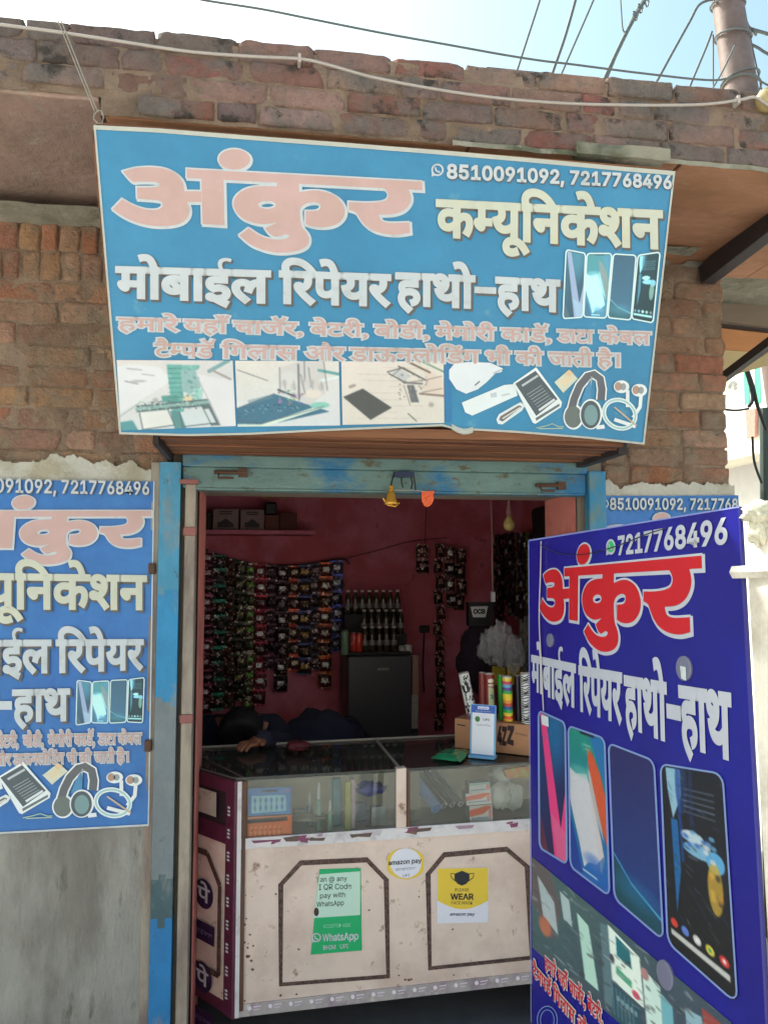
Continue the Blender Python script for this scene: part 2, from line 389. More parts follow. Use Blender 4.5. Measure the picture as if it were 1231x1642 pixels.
M_dark = mat('blackened_iron', (52,44,44), .7, var=.3, vs_=12, bump=.3)

# ---- ground
g = MB(); n = 24
g.add([(-400,-400,0),(400,-400,0),(400,400,0),(-400,400,0)], [(0,1,2,3)])
tag(g.build('ground', M_ground), kind='structure')

# ---- bricks as real geometry
def brick(mb, pl, u0, u1, v0, v1, h, col, seed, nu=9, nv=7, r=.006, rough_=.0045):
    mb.cc = (*col, 1); W_ = u1-u0; H_ = v1-v0; rr = random.Random(seed)
    tu, tv = rr.uniform(-.006,.006), rr.uniform(-.004,.004); rot = rr.uniform(-.012,.012)
    chips = [(rr.choice((u0,u1)), rr.choice((v0,v1)), rr.uniform(.0,.022)) for _ in range(2)]
    vs = []; fs = []
    for j in range(nv):
        for i in range(nu):
            a, b = i/(nu-1), j/(nv-1)
            a = .5+.5*math.copysign(abs(2*a-1)**.6, 2*a-1); b = .5+.5*math.copysign(abs(2*b-1)**.32, 2*b-1)
            u, v = u0+a*W_, v0+b*H_
            e = min(u-u0, u1-u, v-v0, v1-v); k = max(0, 1-e/r)
            nn = noise.noise(Vector((u*60, v*60, seed*3.1))); n2 = noise.noise(Vector((u*9+5, v*9, seed*1.7)))
            hh = h - r*.7*k*k + (nn*.6+n2)*rough_ + (a-.5)*tu + (b-.5)*tv
            for cu,cv,cr in chips:
                d = math.hypot(u-cu, v-cv)
                if d < cr: hh -= (1-d/cr)*.012
            du = noise.noise(Vector((u*30, v*30, seed+40.)))*.0035*(1 if k else 0); dv = noise.noise(Vector((u*30, v*30, seed+80.)))*.0035*(1 if k else 0)
            vs.append(pl.W(u+du+rot*(v-(v0+v1)/2), v+dv-rot*(u-(u0+u1)/2)*.5, hh))
    for j in range(nv-1):
        for i in range(nu-1): k = j*nu+i; fs.append((k,k+1,k+nu+1,k+nu))
    per = list(range(nu))+[j*nu+nu-1 for j in range(1,nv)]+[(nv-1)*nu+i for i in range(nu-2,-1,-1)]+[j*nu for j in range(nv-2,0,-1)]
    m = len(vs); vs += [vs[q] - pl.N*.045 for q in per]; L = len(per)
    for i in range(L): fs.append((per[i], m+i, m+(i+1)%L, per[(i+1)%L]))
    mb.add(vs, fs)
def bcol(rr, pal):
    c = rr.choice(pal); k = rr.uniform(.82,1.15); c = lin(c, G); return tuple(min(.9,x*k*rr.uniform(.95,1.05)) for x in c[:3])
PAL_W = [(184,142,112),(178,136,110),(188,148,122),(174,136,114),(182,128,102),(180,142,118),(172,132,110),(188,140,108),(186,124,96)]
PAL_T = [(164,126,114),(158,118,106),(146,120,114),(168,132,120),(164,110,96),(144,122,118),(166,134,124),(162,120,106)]
def rows(mb, pl, u0, u1, v0, v1, ch, bl, pal, h=.012, mort=.012, seed=1, keep=None, soldier=0, jit=.006, top_down=True):
    rr = random.Random(seed); v = v1; k = 0; s = seed*1000
    while v-ch > v0-.02:
        hh = ch*rr.uniform(.94,1.06); L = bl; off = (k%2)*bl/2 + rr.uniform(-.02,.02)
        u = u0-off-rr.uniform(0,.02)
        while u < u1:
            L = bl*rr.choice((1,1,1,1,.52,1.04)) if not soldier else bl*rr.uniform(.9,1.1)
            a, b = max(u,u0), min(u+L-mort, u1); s += 1
            if b-a > .025 and (keep is None or keep((a+b)/2, v-ch/2, rr)):
                brick(mb, pl, a+rr.uniform(0,.004), b-rr.uniform(0,.004), v-hh+mort+rr.uniform(-.003,.003), v+rr.uniform(-.003,.002), h+rr.uniform(-jit,jit), bcol(rr,pal), s, nu=max(5,int((b-a)/.015)))
            u += L
        v -= hh; k += 1
def rough_sheet(mb, pl, u0, u1, v0, v1, h, amp, step=.02, f=14, seed=0., edge=None):
    nu, nv = max(2,int((u1-u0)/step)), max(2,int((v1-v0)/step)); vs = []; fs = []
    for j in range(nv+1):
        for i in range(nu+1):
            u, v = u0+(u1-u0)*i/nu, v0+(v1-v0)*j/nv
            hh = h+amp*(noise.noise(Vector((u*f,v*f,seed)))+.5*noise.noise(Vector((u*f*2.7,v*f*2.7,seed+9)))); vs.append(pl.W(u,v,hh))
    W1 = nu+1
    for j in range(nv):
        for i in range(nu):
            k = j*W1+i
            if edge and not edge(u0+(u1-u0)*(i+.5)/nu, v0+(v1-v0)*(j+.5)/nv): continue
            fs.append((k,k+1,k+W1+1,k+W1))
    mb.add(vs, fs)

B = thing('shop_building', 'low brick shop with a projecting slab, open pink interior and a worn blue door frame', 'building', (.5,D,0))
XW0, XP1 = -2.6, 2.9
# parapet on the front edge of the slab
b = MB(); rows(b, PAR, XW0, XP1, ZS+.002, ZT, .0588, .207, PAL_T, h=.0075, mort=.004, seed=3, jit=.004, keep=lambda u,v,r: not (u < -.43 and v < ZS+.06))
b.build('parapet_brickwork', M_brickg, B, smooth=True)
b = MB(); rough_sheet(b, PAR, XW0, XP1, ZS-.004, ZT-.018, .0015, .006, .012, edge=lambda u,v: not (u < -.43 and v < ZS+.045))
b.box((XW0,YF+.02,ZS+.045),(XP1,YF+.21,ZT-.02)); b.build('parapet_mortar', M_mortar, B, smooth=True)
b = MB(); rr = random.Random(5)   # top surface bricks, uneven line
u = XW0
while u < XP1:
    L = .2+rr.uniform(-.015,.02); dz = rr.uniform(-.006,.012)
    b.cc = (*bcol(rr,PAL_T),1); b.box((u,YF+.006,ZT-.022),(u+L-.01,YF+.2,ZT-.004+dz)); u += L
b.build('parapet_coping', M_brickg, B, bevel=.008)
# slab: soffit from the front edge to the wall
b = MB()
xs = [XW0,-1.35,-.42,.55,1.18,1.9,XP1]
for i in range(2,6):
    b.box((xs[i]+.003,YF+.004,ZS-(.0 if i%2 else .004)),(xs[i+1]-.003,D+.1,ZS+.035))
b.build('roof_slab', M_soffit, B, bevel=.004)
b = MB()
for i in range(2): b.box((xs[i]+.003,YF+.002,ZS+.036),(xs[i+1]-.012,D+.1,ZS+.07))
b.build('roof_slab', mat('dull_red_panel', (158,130,118), .9, var=.25, vs_=9, c2=(140,116,102), c2s=3, c2t=.55, c3=(160,148,134), c3s=12, c3t=.62, bump=.9, bs=30), B, bevel=.004, label='raised dull red slab at the left')
b = MB(); b.box((-.428,YF+.002,ZS-.002),(-.405,D,ZS+.036)); b.build('gap_shade_strip', M_dark, B)  # dark strip stands in for shade in the raised slab's side gap
b = MB(); rough_sheet(b, Plane((0,0,ZS-.004),(0,0,-1),(1,0,0)), XW0, -.30, -(D-.0), -(D-.16), .006, .006, .02)
b.build('mortar_patch', M_conc, B, smooth=True)
for q in ((1.35,1.55,D-.17,D-.1),(1.2,1.75,D-.05,D-.0)):
    b = MB()
    rough_sheet(b, Plane((0,0,ZS-.006),(0,0,-1),(1,0,0)), q[0], q[1], -q[3], -q[2], .005, .005, .012, edge=lambda u,v: noise.noise(Vector((u*12,v*16,3)))>-.25); b.build('mortar_patch', M_conc, B, smooth=True)
b = MB(); rough_sheet(b, PAR, .85, 1.13, ZS-.012, ZS+.022, .03, .006, .01)
rough_sheet(b, PAR, .5, XP1, ZS-.010, ZS+.004, .012, .006, .01)
b.box((.86,YF-.028,ZS-.01),(1.12,YF+.02,ZS+.018)); b.build('slab_edge', M_conc, B, smooth=True)
# roof
b = MB(); b.box((XW0,YF+.2,ZS+.04),(XP1,BACK+.3,ZS+.12)); b.build('roof', M_conc, B)

# left wall
b = MB(); zs1 = ZS-.006
rows(b, WALL, XW0, XL-.12, zs1-.2, zs1, .098, .064, PAL_W, h=.009, mort=.005, seed=11, soldier=1, jit=.005)
rows(b, WALL, XW0, XL-.10, 2.02, zs1-.2, .0705, .21, PAL_W, h=.006, mort=.005, seed=12, jit=.0035, keep=lambda u,v,r: r.random()>.05)
rows(b, WALL, XL-.10, XR+.10, 2.30, zs1-.0, .0705, .21, PAL_W, h=.009, mort=.009, seed=13)
def keepR(u, v, r): return not (u < 1.56 and v > 2.78) and r.random() > .06
rows(b, WALL, XR+.10, XE, 1.93, zs1, .0705, .21, PAL_W, h=.008, mort=.006, seed=14, jit=.003, keep=keepR)
b.build('wall_brickwork', M_brick, B, smooth=True)
# end face of the pier
b = MB(); PIER = Plane((XE,0,0),(1,0,0),(0,1,0)); PIER.N = Vector((1,0,0)); PIER.U = Vector((0,1,0)); PIER.V = Vector((0,0,1))
rows(b, PIER, D+.0, D+.34, 1.9, zs1, .0705, .21, PAL_W, h=.008, seed=15)
b.build('pier_side_brickwork', M_brick, B, smooth=True)
b = MB()
rough_sheet(b, WALL, XW0, XL-.10, 1.9, zs1, .002, .006, .016)
rough_sheet(b, WALL, XL-.10, XR+.1, 2.1, zs1, .004, .005, .02)
rough_sheet(b, WALL, XR+.10, XE-.01, 1.9, zs1, .002, .006, .016)
b.build('wall_mortar', M_mortar, B, smooth=True)
b = MB()
b.box((XW0,D+.01,0),(XL-.005,D+.33,ZS-.01)); b.box((XR+.005,D+.01,0),(XE-.012,D+.33,ZS-.01)); b.box((XL-.005,D+.012,ZO+.01),(XR+.005,D+.33,ZS-.012))
b.box((XLW-.1,D+.32,0),(XLW,BACK+.1,ZS)); b.box((XRW,D+.32,0),(XRW+.12,BACK+.1,ZS)); b.box((XLW,BACK,0),(XRW,BACK+.12,ZS))
b.build('wall_core', mat('wall_core_plaster', (140,128,114), .9, var=.15), B)
# plaster skim with a broken, limewashed upper edge
def edgeL(u, v):
    px = 75+(u+.736)/.196*75
    z = 2.062+.028*noise.noise(Vector((u*7,1,2)))+.016*noise.noise(Vector((u*24,4,2)))+.008*noise.noise(Vector((u*70,v*50,7)))
    if u > -.46: z -= (u+.46)*.32
    return v < z
b = MB(); rough_sheet(b, WALL, XW0, XL-.142, 1.93, 2.13, .021, .0016, .004, f=26, edge=edgeL); b.build('whitewashed_plaster', M_lime, B, smooth=True)
b = MB(); rough_sheet(b, WALL, XW0, XL-.105, .0, 1.985, .0215, .0042, .012, f=11); b.build('lower_plaster', M_plaster, B, smooth=True)
def edgeR(u, v): return v < 2.02+.03*noise.noise(Vector((u*8,7,2)))+.015*noise.noise(Vector((u*26,4,2)))+.008*noise.noise(Vector((u*70,v*50,7)))
b = MB(); rough_sheet(b, WALL, XR+.075, XE+.012, 1.90, 2.08, .021, .0016, .004, f=26, edge=edgeR); b.build('whitewashed_plaster', M_lime, B, smooth=True)
b = MB(); rough_sheet(b, WALL, XR+.06, XE+.01, 0, 1.93, .0215, .0022, .02, f=9); b.box((XE-.01,D-.01,0),(XE+.012,D+.33,1.99)); b.build('lower_plaster', M_plaster, B, smooth=True)

# interior shell
b = MB()
b.add([(XLW,BACK-.004,0),(XRW,BACK-.004,0),(XRW,BACK-.004,ZS),(XLW,BACK-.004,ZS)], [(0,1,2,3)])
b.add([(XLW+.004,D+.33,0),(XLW+.004,BACK,0),(XLW+.004,BACK,ZS),(XLW+.004,D+.33,ZS)], [(0,1,2,3)])
b.add([(XLW,D+.335,0),(XL,D+.335,0),(XL,D+.335,ZS),(XLW,D+.335,ZS)], [(0,1,2,3)])
b.add([(XR,D+.335,0),(XRW,D+.335,0),(XRW,D+.335,ZS),(XR,D+.335,ZS)], [(0,1,2,3)])
# right wall with a recess
X = XRW-.004; y0,y1,z0,z1 = 3.55,4.25,1.78,2.2
for (a,c,e,f_) in ((D+.33,y0,0,ZS),(y1,BACK,0,ZS),(y0,y1,0,z0),(y0,y1,z1,ZS)):
    b.add([(X,a,e),(X,c,e),(X,c,f_),(X,a,f_)], [(0,1,2,3)])
b.build('interior_wall', M_pink, B)
M_salmon = mat('salmon_reveal_paint', (214,130,120), .75, var=.1, vs_=4, c2=(176,88,84), c2s=3, c2t=.55, bump=.15)
b = MB(); b.add([(XR,D+.02,0),(XR,D+.336,0),(XR,D+.336,ZO+.05),(XR,D+.02,ZO+.05)], [(0,1,2,3)])
b.build('door_reveal', M_salmon, B); b = MB(); b.add([(XL,D+.02,0),(XL,D+.336,0),(XL,D+.336,ZO+.05),(XL,D+.02,ZO+.05)], [(3,2,1,0)]); b.build('door_reveal', M_salmon, B)
b = MB(); b.box((XLW,D+.33,2.52),(XRW,BACK,2.6)); b.build('ceiling', mat('dark_stone_ceiling', (110,60,54), .9, var=.2, bump=.3), B)
b = MB(); b.box((XLW,D+.0,-.1),(XRW,BACK,FLOOR)); b.box((-.9,D-.35,-.1),(2.2,D+.02,FLOOR-.012)); b.build('shop_floor', M_floor, B, bevel=.01)

# door frame
fr = MB(); n_ = 137
for i in range(n_):
    z0_, z1_ = 2.055*i/n_, 2.055*(i+1)/n_; zc = (z0_+z1_)/2+.02*noise.noise(Vector((i*.31,0,0)))
    for k,(xa_,xb_) in enumerate(((-.338,-.316),(-.316,-.294),(-.294,-.272))):
        e = .05*noise.noise(Vector((i*.16,k*3.1,5))); c = (64,136,170) if zc > 1.62+e else ((40,128,176) if zc > 1.26+e else ((110,118,124) if zc > .72+e else ((60,84,92) if zc > .58+e else (30,112,170))))
        fr.cc = lin(c, 1.05); fr.add([(xa_,D-.07,z0_),(xb_,D-.07,z0_),(xb_,D-.07,z1_),(xa_,D-.07,z1_)], [(0,1,2,3)])
    fr.add([(-.338,D-.022,z0_),(-.338,D-.07,z0_),(-.338,D-.07,z1_),(-.338,D-.022,z1_)], [(0,1,2,3)]); fr.add([(-.272,D-.07,z0_),(-.272,D-.022,z0_),(-.272,D-.022,z1_),(-.272,D-.07,z1_)], [(0,1,2,3)])
fr.add([(-.338,D-.07,2.055),(-.272,D-.07,2.055),(-.272,D-.022,2.055),(-.338,D-.022,2.055)], [(0,1,2,3)])
fr.build('door_post', mat('layered_old_paint', attr='Col', rough=.6, var=.2, vs_=12, bump=.4, bs=50, c2=(128,132,130), c2s=9, c2t=.62, c3=(60,54,46), c3s=22, c3t=.68, stretch=(1,1,.6)), B)
for zz_ in (PY(306,852,D-.06).z, PY(306,1153,D-.06).z): q = MB(); q.box((-.262,D-.062,zz_-.014),(-.219,D-.05,zz_+.014)); q.build('rail_clamp', mat('red_oxide_metal',(140,84,80),.6,var=.2), B, bevel=.003)
for zz_ in (PY(252,912,D-.04).z, PY(247,1196,D-.04).z): q = MB(); q.box((-.372,D-.046,zz_-.018),(-.350,D-.028,zz_+.018)); q.build('wall_clip', M_rust, B, bevel=.003)
fr = MB(); fr.box((1.150,D-.07,0),(1.215,D-.022,2.055)); fr.build('door_post', M_blue, B, bevel=.006)
fr = MB(); fr.box((-.372,D-.030,0),(-.342,D-.002,2.06)); fr.build('frame_strip', M_rail, B, bevel=.004); fr = MB(); fr.box((-.258,D-.055,0),(-.222,D+.03,1.985)); fr.build('shutter_rail', M_rail, B, bevel=.004)
fr = MB(); fr.box((-.268,D-.05,ZO),(1.148,D+.02,ZO+.072)); fr.box((-.268,D-.062,ZO+.072),(1.148,D+.02,ZO+.112)); fr.box((-.225,D-.054,ZO-.006),(1.14,D+.02,ZO+.003)); 
lb = fr.build('lintel_beam', M_beam, B, bevel=.005, label='lintel with peeling pale green and blue paint')
fr = MB(); fr.box((-.275,D-.075,ZO+.012),(-.215,D-.05,ZO+.026)); fr.cc=(1,1,1,1); fr.build('hinge', mat('red_oxide_metal',(140,84,80),.6,var=.2), B)
for bx,bz in ((-.12,2.025),(1.0,2.0)):
    q = MB(); q.tube([(bx-.045,D-.06,bz),(bx+.06,D-.06,bz+.002)], .007); q.tube([(bx-.03,D-.06,bz),(bx-.03,D-.075,bz-.02),(bx+.02,D-.075,bz-.02)], .004)
    q.box((bx+.035,D-.066,bz-.014),(bx+.065,D-.048,bz+.014)); q.build('door_bolt', M_rust, B)
# shutter box above the door (its underside shows)
fr = MB(); fr.box((-.300,2.262,2.083),(1.105,D-.035,2.30)); 
for yy in (2.30,2.42,2.56): fr.box((-.298,yy,2.077),(1.103,yy+.012,2.084))
fr.build('shutter_box', M_wood, B, bevel=.004)
fr = MB(); fr.box((1.106,2.30,2.066),(1.135,D-.01,2.12)); fr.build('box_bracket', M_dark, B); fr = MB(); fr.box((-.318,2.30,2.062),(-.302,D-.01,2.12)); fr.build('box_bracket', M_dark, B)
# shelf inside on the back wall, left
q = MB(); za = PY(400,852,BACK-.25).z; 
xa, xb = XLW, PY(505,852,BACK-.25).x
q.box((xa,BACK-.3,za-.02),(xb,BACK-.006,za+.006)); q.build('wall_shelf', M_pink, B)
SHZ = za+.006
# recess in the right wall
q = MB(); y0,y1,z0,z1 = 3.55,4.25,1.78,2.2; X0, X1 = XRW-.004, XRW+.09
q.add([(X1,y0,z0),(X1,y1,z0),(X1,y1,z1),(X1,y0,z1)], [(0,1,2,3)])
q.add([(X0,y0,z0),(X1,y0,z0),(X1,y1,z0),(X0,y1,z0)], [(0,1,2,3)]); q.add([(X0,y0,z1),(X1,y0,z1),(X1,y1,z1),(X0,y1,z1)], [(0,1,2,3)])
q.add([(X0,y0,z0),(X1,y0,z0),(X1,y0,z1),(X0,y0,z1)], [(0,1,2,3)]); q.add([(X0,y1,z0),(X1,y1,z0),(X1,y1,z1),(X0,y1,z1)], [(0,1,2,3)])
q.build('wall_recess', mat('bright_pink_paint', (190,70,84), .7, var=.1), B)
# slab bracket at the right (dark strut)
P1, P2 = PY(1132,442,D-.02), PY(1262,318,YF+.18)
q = MB(); d_ = (P2-P1).normalized(); s_ = Vector((0,0,1)).cross(d_).normalized()*.028; t_ = d_.cross(s_.normalized())*.036
q.hexa([P1-s_-t_, P1+s_-t_, P1+s_+t_, P1-s_+t_, P2-s_-t_*2.2, P2+s_-t_*2.2, P2+s_+t_*1.2, P2-s_+t_*1.2]); q.build('slab_strut', M_dark, B, bevel=.004)

# ================================================================== SIGNS
WHITE = mat('print_white', (180,186,192), .5, g=G, var=.09, vs_=9, c2=(162,166,168), c2s=14, c2t=.62); CREAM = mat('print_cream', (184,186,172), .5, g=G, var=.09, vs_=9, c2=(190,186,160), c2s=14, c2t=.62)
FADE = mat('faded_red_print', (180,148,142), .5, g=G, var=.06, vs_=9, c2=(186,152,150), c2s=6)
SHAD = mat('print_shadow', (88,84,84), .5, g=1.1); BORD = mat('sun_bleached_border', (172,172,164), .6, g=G, var=.12, vs_=12)
M_ban = mat('banner_blue_print', (36,118,160), .42, g=G, var=.12, vs_=7, c2=(52,126,166), c2s=2.6, c2t=.52, c2w=.2, bump=.35, bs=5, c3=(78,140,166), c3s=11, c3t=.68)
M_ban2 = mat('deep_blue_print', (26,92,166), .38, g=G, var=.15, vs_=6, bump=.4, bs=5, c2=(42,110,172), c2s=3, c2w=.2)
M_navy = mat('navy_vinyl_print', (24,26,128), .26, g=1.05, var=.14, vs_=5, bump=.2, bs=4, c2=(28,22,114), c2s=3, c2w=.15)
RED = mat('red_print', (178,24,32), .35, g=1.05, var=.07); GREENW = mat('green_print', (30,160,96), .4, g=1.2)

def phone_canvases(k, fade):
    w_, h_ = (26, 60) if fade else (44, 104)
    c = Canvas(w_, h_, (60,70,80))
    if k == 0:
        c.grad((24,60,120),(30,20,70),70); c.ell(.6,.1,.5,.4,(20,110,160),.8,soft=1); c.poly([(.05,0),(.25,0),(.78,.78),(.95,.5),(1,.6),(1,1),(.55,1)],(228,60,130)); c.poly([(.42,.7),(.66,1),(1,1),(1,.8)],(214,110,150),.6); c.poly([(0,.7),(.35,1),(0,1)],(110,40,60),.8)
    if k == 1:
        c.grad((24,140,120),(24,90,180),80); c.poly([(0,.30),(.2,.33),(.5,.30),(.62,.45),(.82,.68),(.88,.78),(.7,.86),(.5,.88),(.38,.93),(.26,.78),(.1,.62),(0,.5)],(204,202,212)); c.ell(.35,.3,.4,.05,(120,190,180),.6,soft=1); c.ell(.62,.86,.3,.06,(70,110,190),.7,soft=1); c.poly([(.5,.10),(.66,.14),(.84,.26),(1,.44),(1,.74),(.86,.62),(.7,.42),(.56,.26)],(206,84,50)); c.poly([(.56,.26),(.7,.42),(.86,.62),(.9,.7),(.7,.55),(.55,.36)],(226,190,180),.7); c.poly([(.55,0),(1,0),(1,.36)],(30,110,170)); c.poly([(0,.6),(.35,.98),(0,1)],(20,60,150)); c.poly([(.3,0),(.75,0),(.7,.03),(.35,.03)],(20,20,30)); c.line(.35,.95,.7,.95,.02,(230,230,230))
    if k == 2:
        c.grad((38,36,96),(24,60,130),88); c.poly([(0,.72),(.4,.84),(1,.92),(1,1),(0,1)],(14,70,90)); c.line(0,.70,.4,.82,.03,(60,150,190)); c.line(.4,.82,1,.90,.03,(90,190,200)); c.ell(.5,.85,.6,.1,(30,110,160),.5,soft=1); c.noise(6)
    if k == 3:
        c.grad((18,22,34),(14,14,20),90); c.poly([(.1,.02),(.36,.02),(.36,.16),(.2,.3),(.12,.14)],(140,180,205)); c.poly([(.16,.3),(.28,.3),(.3,.56),(.2,.8)],(24,96,160)); c.ell(.5,.36,.18,.03,(180,200,215)); c.ell(.6,.42,.25,.035,(120,170,205)); c.ell(.82,.44,.12,.05,(90,160,210)); c.ell(.8,.56,.1,.12,(200,160,60),.8); c.ell(.36,.1,.1,.16,(30,60,120),.6)
        for i,cc in enumerate(((205,60,50),(90,120,205),(200,200,205),(210,190,70),(205,50,50))): c.ell(.14+.18*i,.86,.06,.022,cc)
        c.poly([(.08,.90),(.92,.90),(.92,.93),(.08,.93)],(190,190,190)); c.noise(14,1)
        for i in range(5): c.line(.4,.12+.03*i,.85,.12+.03*i,.012,(110,120,140))
    b_ = 1
    if not fade:
        for i in range(60):
            if k in (2,): c.ell(RNG.random(),RNG.random()*.7,.006,.003,(90,90,150),.7)
            if k == 3: c.ell(RNG.random(),.05+.8*RNG.random(),.02+.07*RNG.random(),.002+.006*RNG.random(),((50,80,120),(110,120,140),(24,50,110),(70,60,50))[i%4],.55,rot=RNG.random()*.6)
        if k == 3:
            for i in range(14): c.ell(.35+.5*RNG.random(),.33+.12*RNG.random(),.05,.014,((205,205,215),(100,160,210),(60,100,180))[i%3],.8,soft=.6)
            for i in range(8): c.ell(.74+.14*RNG.random(),.5+.14*RNG.random(),.04,.02,((210,170,70),(190,130,50),(40,40,50))[i%3],.7,soft=.7)
            c.line(.3,.02,.34,.5,.05,(30,80,170),.6); c.line(.52,.0,.5,.3,.06,(30,60,130),.4)
            for i,(xx,cc) in enumerate(((.50,(230,230,230)),(.68,(60,160,90)),(.86,(220,220,220)))): c.ell(xx,.86,.025,.009,cc)
        if k == 1: c.ell(.5,.12,.2,.05,(60,170,150),.5,soft=1); c.line(.42,.1,.62,.1,.012,(190,220,220)); c.line(.45,.13,.58,.13,.01,(170,210,210)); c.poly([(.5,.22),(.62,.3),(.9,.8),(.8,.9),(.6,.5)],(206,180,180),.35)
        if k == 0: c.line(.2,.2,.5,.12,.012,(60,140,190),.5); c.line(.55,.2,.75,.2,.012,(90,120,190),.5); c.line(.5,.25,.8,.25,.01,(90,120,190),.5)
        c.noise(7,3)
    for sl in (np.s_[:4,:],np.s_[-4:,:],np.s_[:,:4],np.s_[:,-4:]): c.a[sl] = (30,34,44)
    c.a[:8,:] = (24,28,36)
    if fade: 
        g = c.a.mean(2, keepdims=True); c.a = c.a*.25+g*.75; c.a = c.a*np.array([.80,1.0,1.06]) + np.array([18,44,50])
    return c
def phones(pl, quads, h, parent, fade, rim=(206,224,226), wd=2.2):
    mr = mat('phone_rim_print', (198,220,224), .4, g=G) if fade else mat('phone_rim_blue', (120,140,196), .4, g=.9)
    for k,q in enumerate(quads):
        b = MB()
        (x1,y1),(x2,y2),(x3,y3),(x4,y4) = q
        cx, cy = sum(p[0] for p in q)/4, sum(p[1] for p in q)/4
        def rnd(q, e):
            out = []; Hq = homog([(0,0),(1,0),(1,1),(0,1)], q); r = .13; a = r*.45
            cs = [(r,a,PI,1.5*PI),(1-r,a,1.5*PI,2*PI),(1-r,1-a,0,.5*PI),(r,1-a,.5*PI,PI)]
            for ccx,ccy,t0,t1 in cs:
                for i in range(5): t = t0+(t1-t0)*i/4; out.append((ccx+(r+e)*math.cos(t), ccy+(a+e*.5)*math.sin(t)))
            return [tuple(p) for p in hap(Hq, out)]
        line(b, pl, rnd(q, -.01), wd, h+.0006, closed=True)
        b.build('phone_outline', mr, parent)
        phone_canvases(k, fade).mesh('phone_picture', pl, q, h, parent, radius=.13, gain=G if fade else .78)

# ---- main banner, leaning out from the slab edge down to the shutter box
pt, pb = PY(600,236,1.955), PY(600,700,2.235)
N_ = Vector((1,0,0)).cross(pt-pb).normalized()
MBN = Plane(pt, N_, (1,0,0)); MBN.O = pb
S1 = thing('shop_banner', 'large faded blue banner on a thin frame, tilted forward above the shop opening', 'banner', tuple(pb))
top = [(150,200),(250,205),(400,217),(560,229),(700,240),(850,253),(1000,267),(1082,274)]
bot = [(191,694),(300,697),(400,695),(520,689),(640,684),(712,681),(735,690),(760,688),(830,692),(940,701),(1033,711)]
def along(P, t):
    L = [0]
    for a,b_ in zip(P,P[1:]): L.append(L[-1]+math.hypot(b_[0]-a[0],b_[1]-a[1]))
    x = t*L[-1]
    for i in range(len(P)-1):
        if x <= L[i+1]+1e-9: k = (x-L[i])/(L[i+1]-L[i]); return (P[i][0]+(P[i+1][0]-P[i][0])*k, P[i][1]+(P[i+1][1]-P[i][1])*k)
    return P[-1]
def strip(P1, P2, n): return [along(P1,i/n) for i in range(n+1)], [along(P2,i/n) for i in range(n+1)]
def sheet(mb, pl, T, Bm, h, thick, nv=10, amp=0.0, n=90):
    A, C_ = strip(T,Bm,n); vs = []; 
    for j in range(nv+1):
        for i in range(n+1):
            a, c = A[i], C_[i]; k = j/nv; x, y = a[0]+(c[0]-a[0])*k, a[1]+(c[1]-a[1])*k
            p = pl.at(x,y,0); u,v = pl.uv(x,y); vs.append(p+pl.N*(h+amp*(noise.noise(Vector((u*5,v*5,1)))-.5)))
    W1 = n+1; fs = [(j*W1+i,j*W1+i+1,(j+1)*W1+i+1,(j+1)*W1+i) for j in range(nv) for i in range(n)]
    m = len(vs); back = [p-pl.N*thick for p in vs]
    rim = list(range(W1))+[j*W1+n for j in range(1,nv+1)]+[nv*W1+i for i in range(n-1,-1,-1)]+[j*W1 for j in range(nv-1,0,-1)]
    vs += [back[q] for q in rim]; L = len(rim); fs += [(rim[i],m+i,m+(i+1)%L,rim[(i+1)%L]) for i in range(L)]; fs.append(tuple(m+i for i in range(L)))
    mb.add(vs, fs)
b = MB(); sheet(b, MBN, top, bot, -.002, .006); b.build('banner_print', M_ban, S1, smooth=False)
off = lambda P, dx, dy: [(x+dx,y+dy) for x,y in P]
def border(mb, pl, T, Bm, wt, wb, wl, wr, h):
    A,_ = strip(T,Bm,80); _,C_ = strip(T,Bm,80)
    line(mb, pl, [(x,y+wt/2) for x,y in A], wt, h); line(mb, pl, [(x,y+wb*.1) for x,y in C_], wb, h)
    line(mb, pl, [(T[0][0]+wl/2,T[0][1]),(Bm[0][0]+wl/2,Bm[0][1])], wl, h+.0003); line(mb, pl, [(T[-1][0]-wr/2,T[-1][1]),(Bm[-1][0]-wr/2,Bm[-1][1])], wr, h+.0003)
b = MB(); border(b, MBN, top, bot, 7, 3.4, 3.4, 3, .0006); b.build('banner_border', BORD, S1)
b = MB()    # timber frame behind
for (p,q) in ((top[0],top[-1]),(bot[0],bot[-1])):
    P = MBN.at(p[0]+4,p[1]+(4 if p is top[0] else -6),-.022); Q = MBN.at(q[0]-4,q[1]+(4 if p is top[0] else -8),-.022); b.hexa([P+MBN.V*-.014+MBN.N*.013,Q+MBN.V*-.014+MBN.N*.013,Q+MBN.V*.014+MBN.N*.013,P+MBN.V*.014+MBN.N*.013]+[x for x in (P-MBN.V*.014-MBN.N*.013,Q-MBN.V*.014-MBN.N*.013,Q+MBN.V*.014-MBN.N*.013,P+MBN.V*.014-MBN.N*.013)])
for (p,q) in ((top[0],bot[0]),(top[-1],bot[-1]),(top[4],bot[5])):
    sx = 5 if p is top[0] else -5; P = MBN.at(p[0]+sx,p[1]+8,-.022); Q = MBN.at(q[0]+sx,q[1]-12,-.022)
    b.hexa([Q-MBN.U*.014+MBN.N*.012,Q+MBN.U*.014+MBN.N*.012,P+MBN.U*.014+MBN.N*.012,P-MBN.U*.014+MBN.N*.012,Q-MBN.U*.014-MBN.N*.013,Q+MBN.U*.014-MBN.N*.013,P+MBN.U*.014-MBN.N*.013,P-MBN.U*.014-MBN.N*.013])
b.build('timber_frame', M_wood, S1)
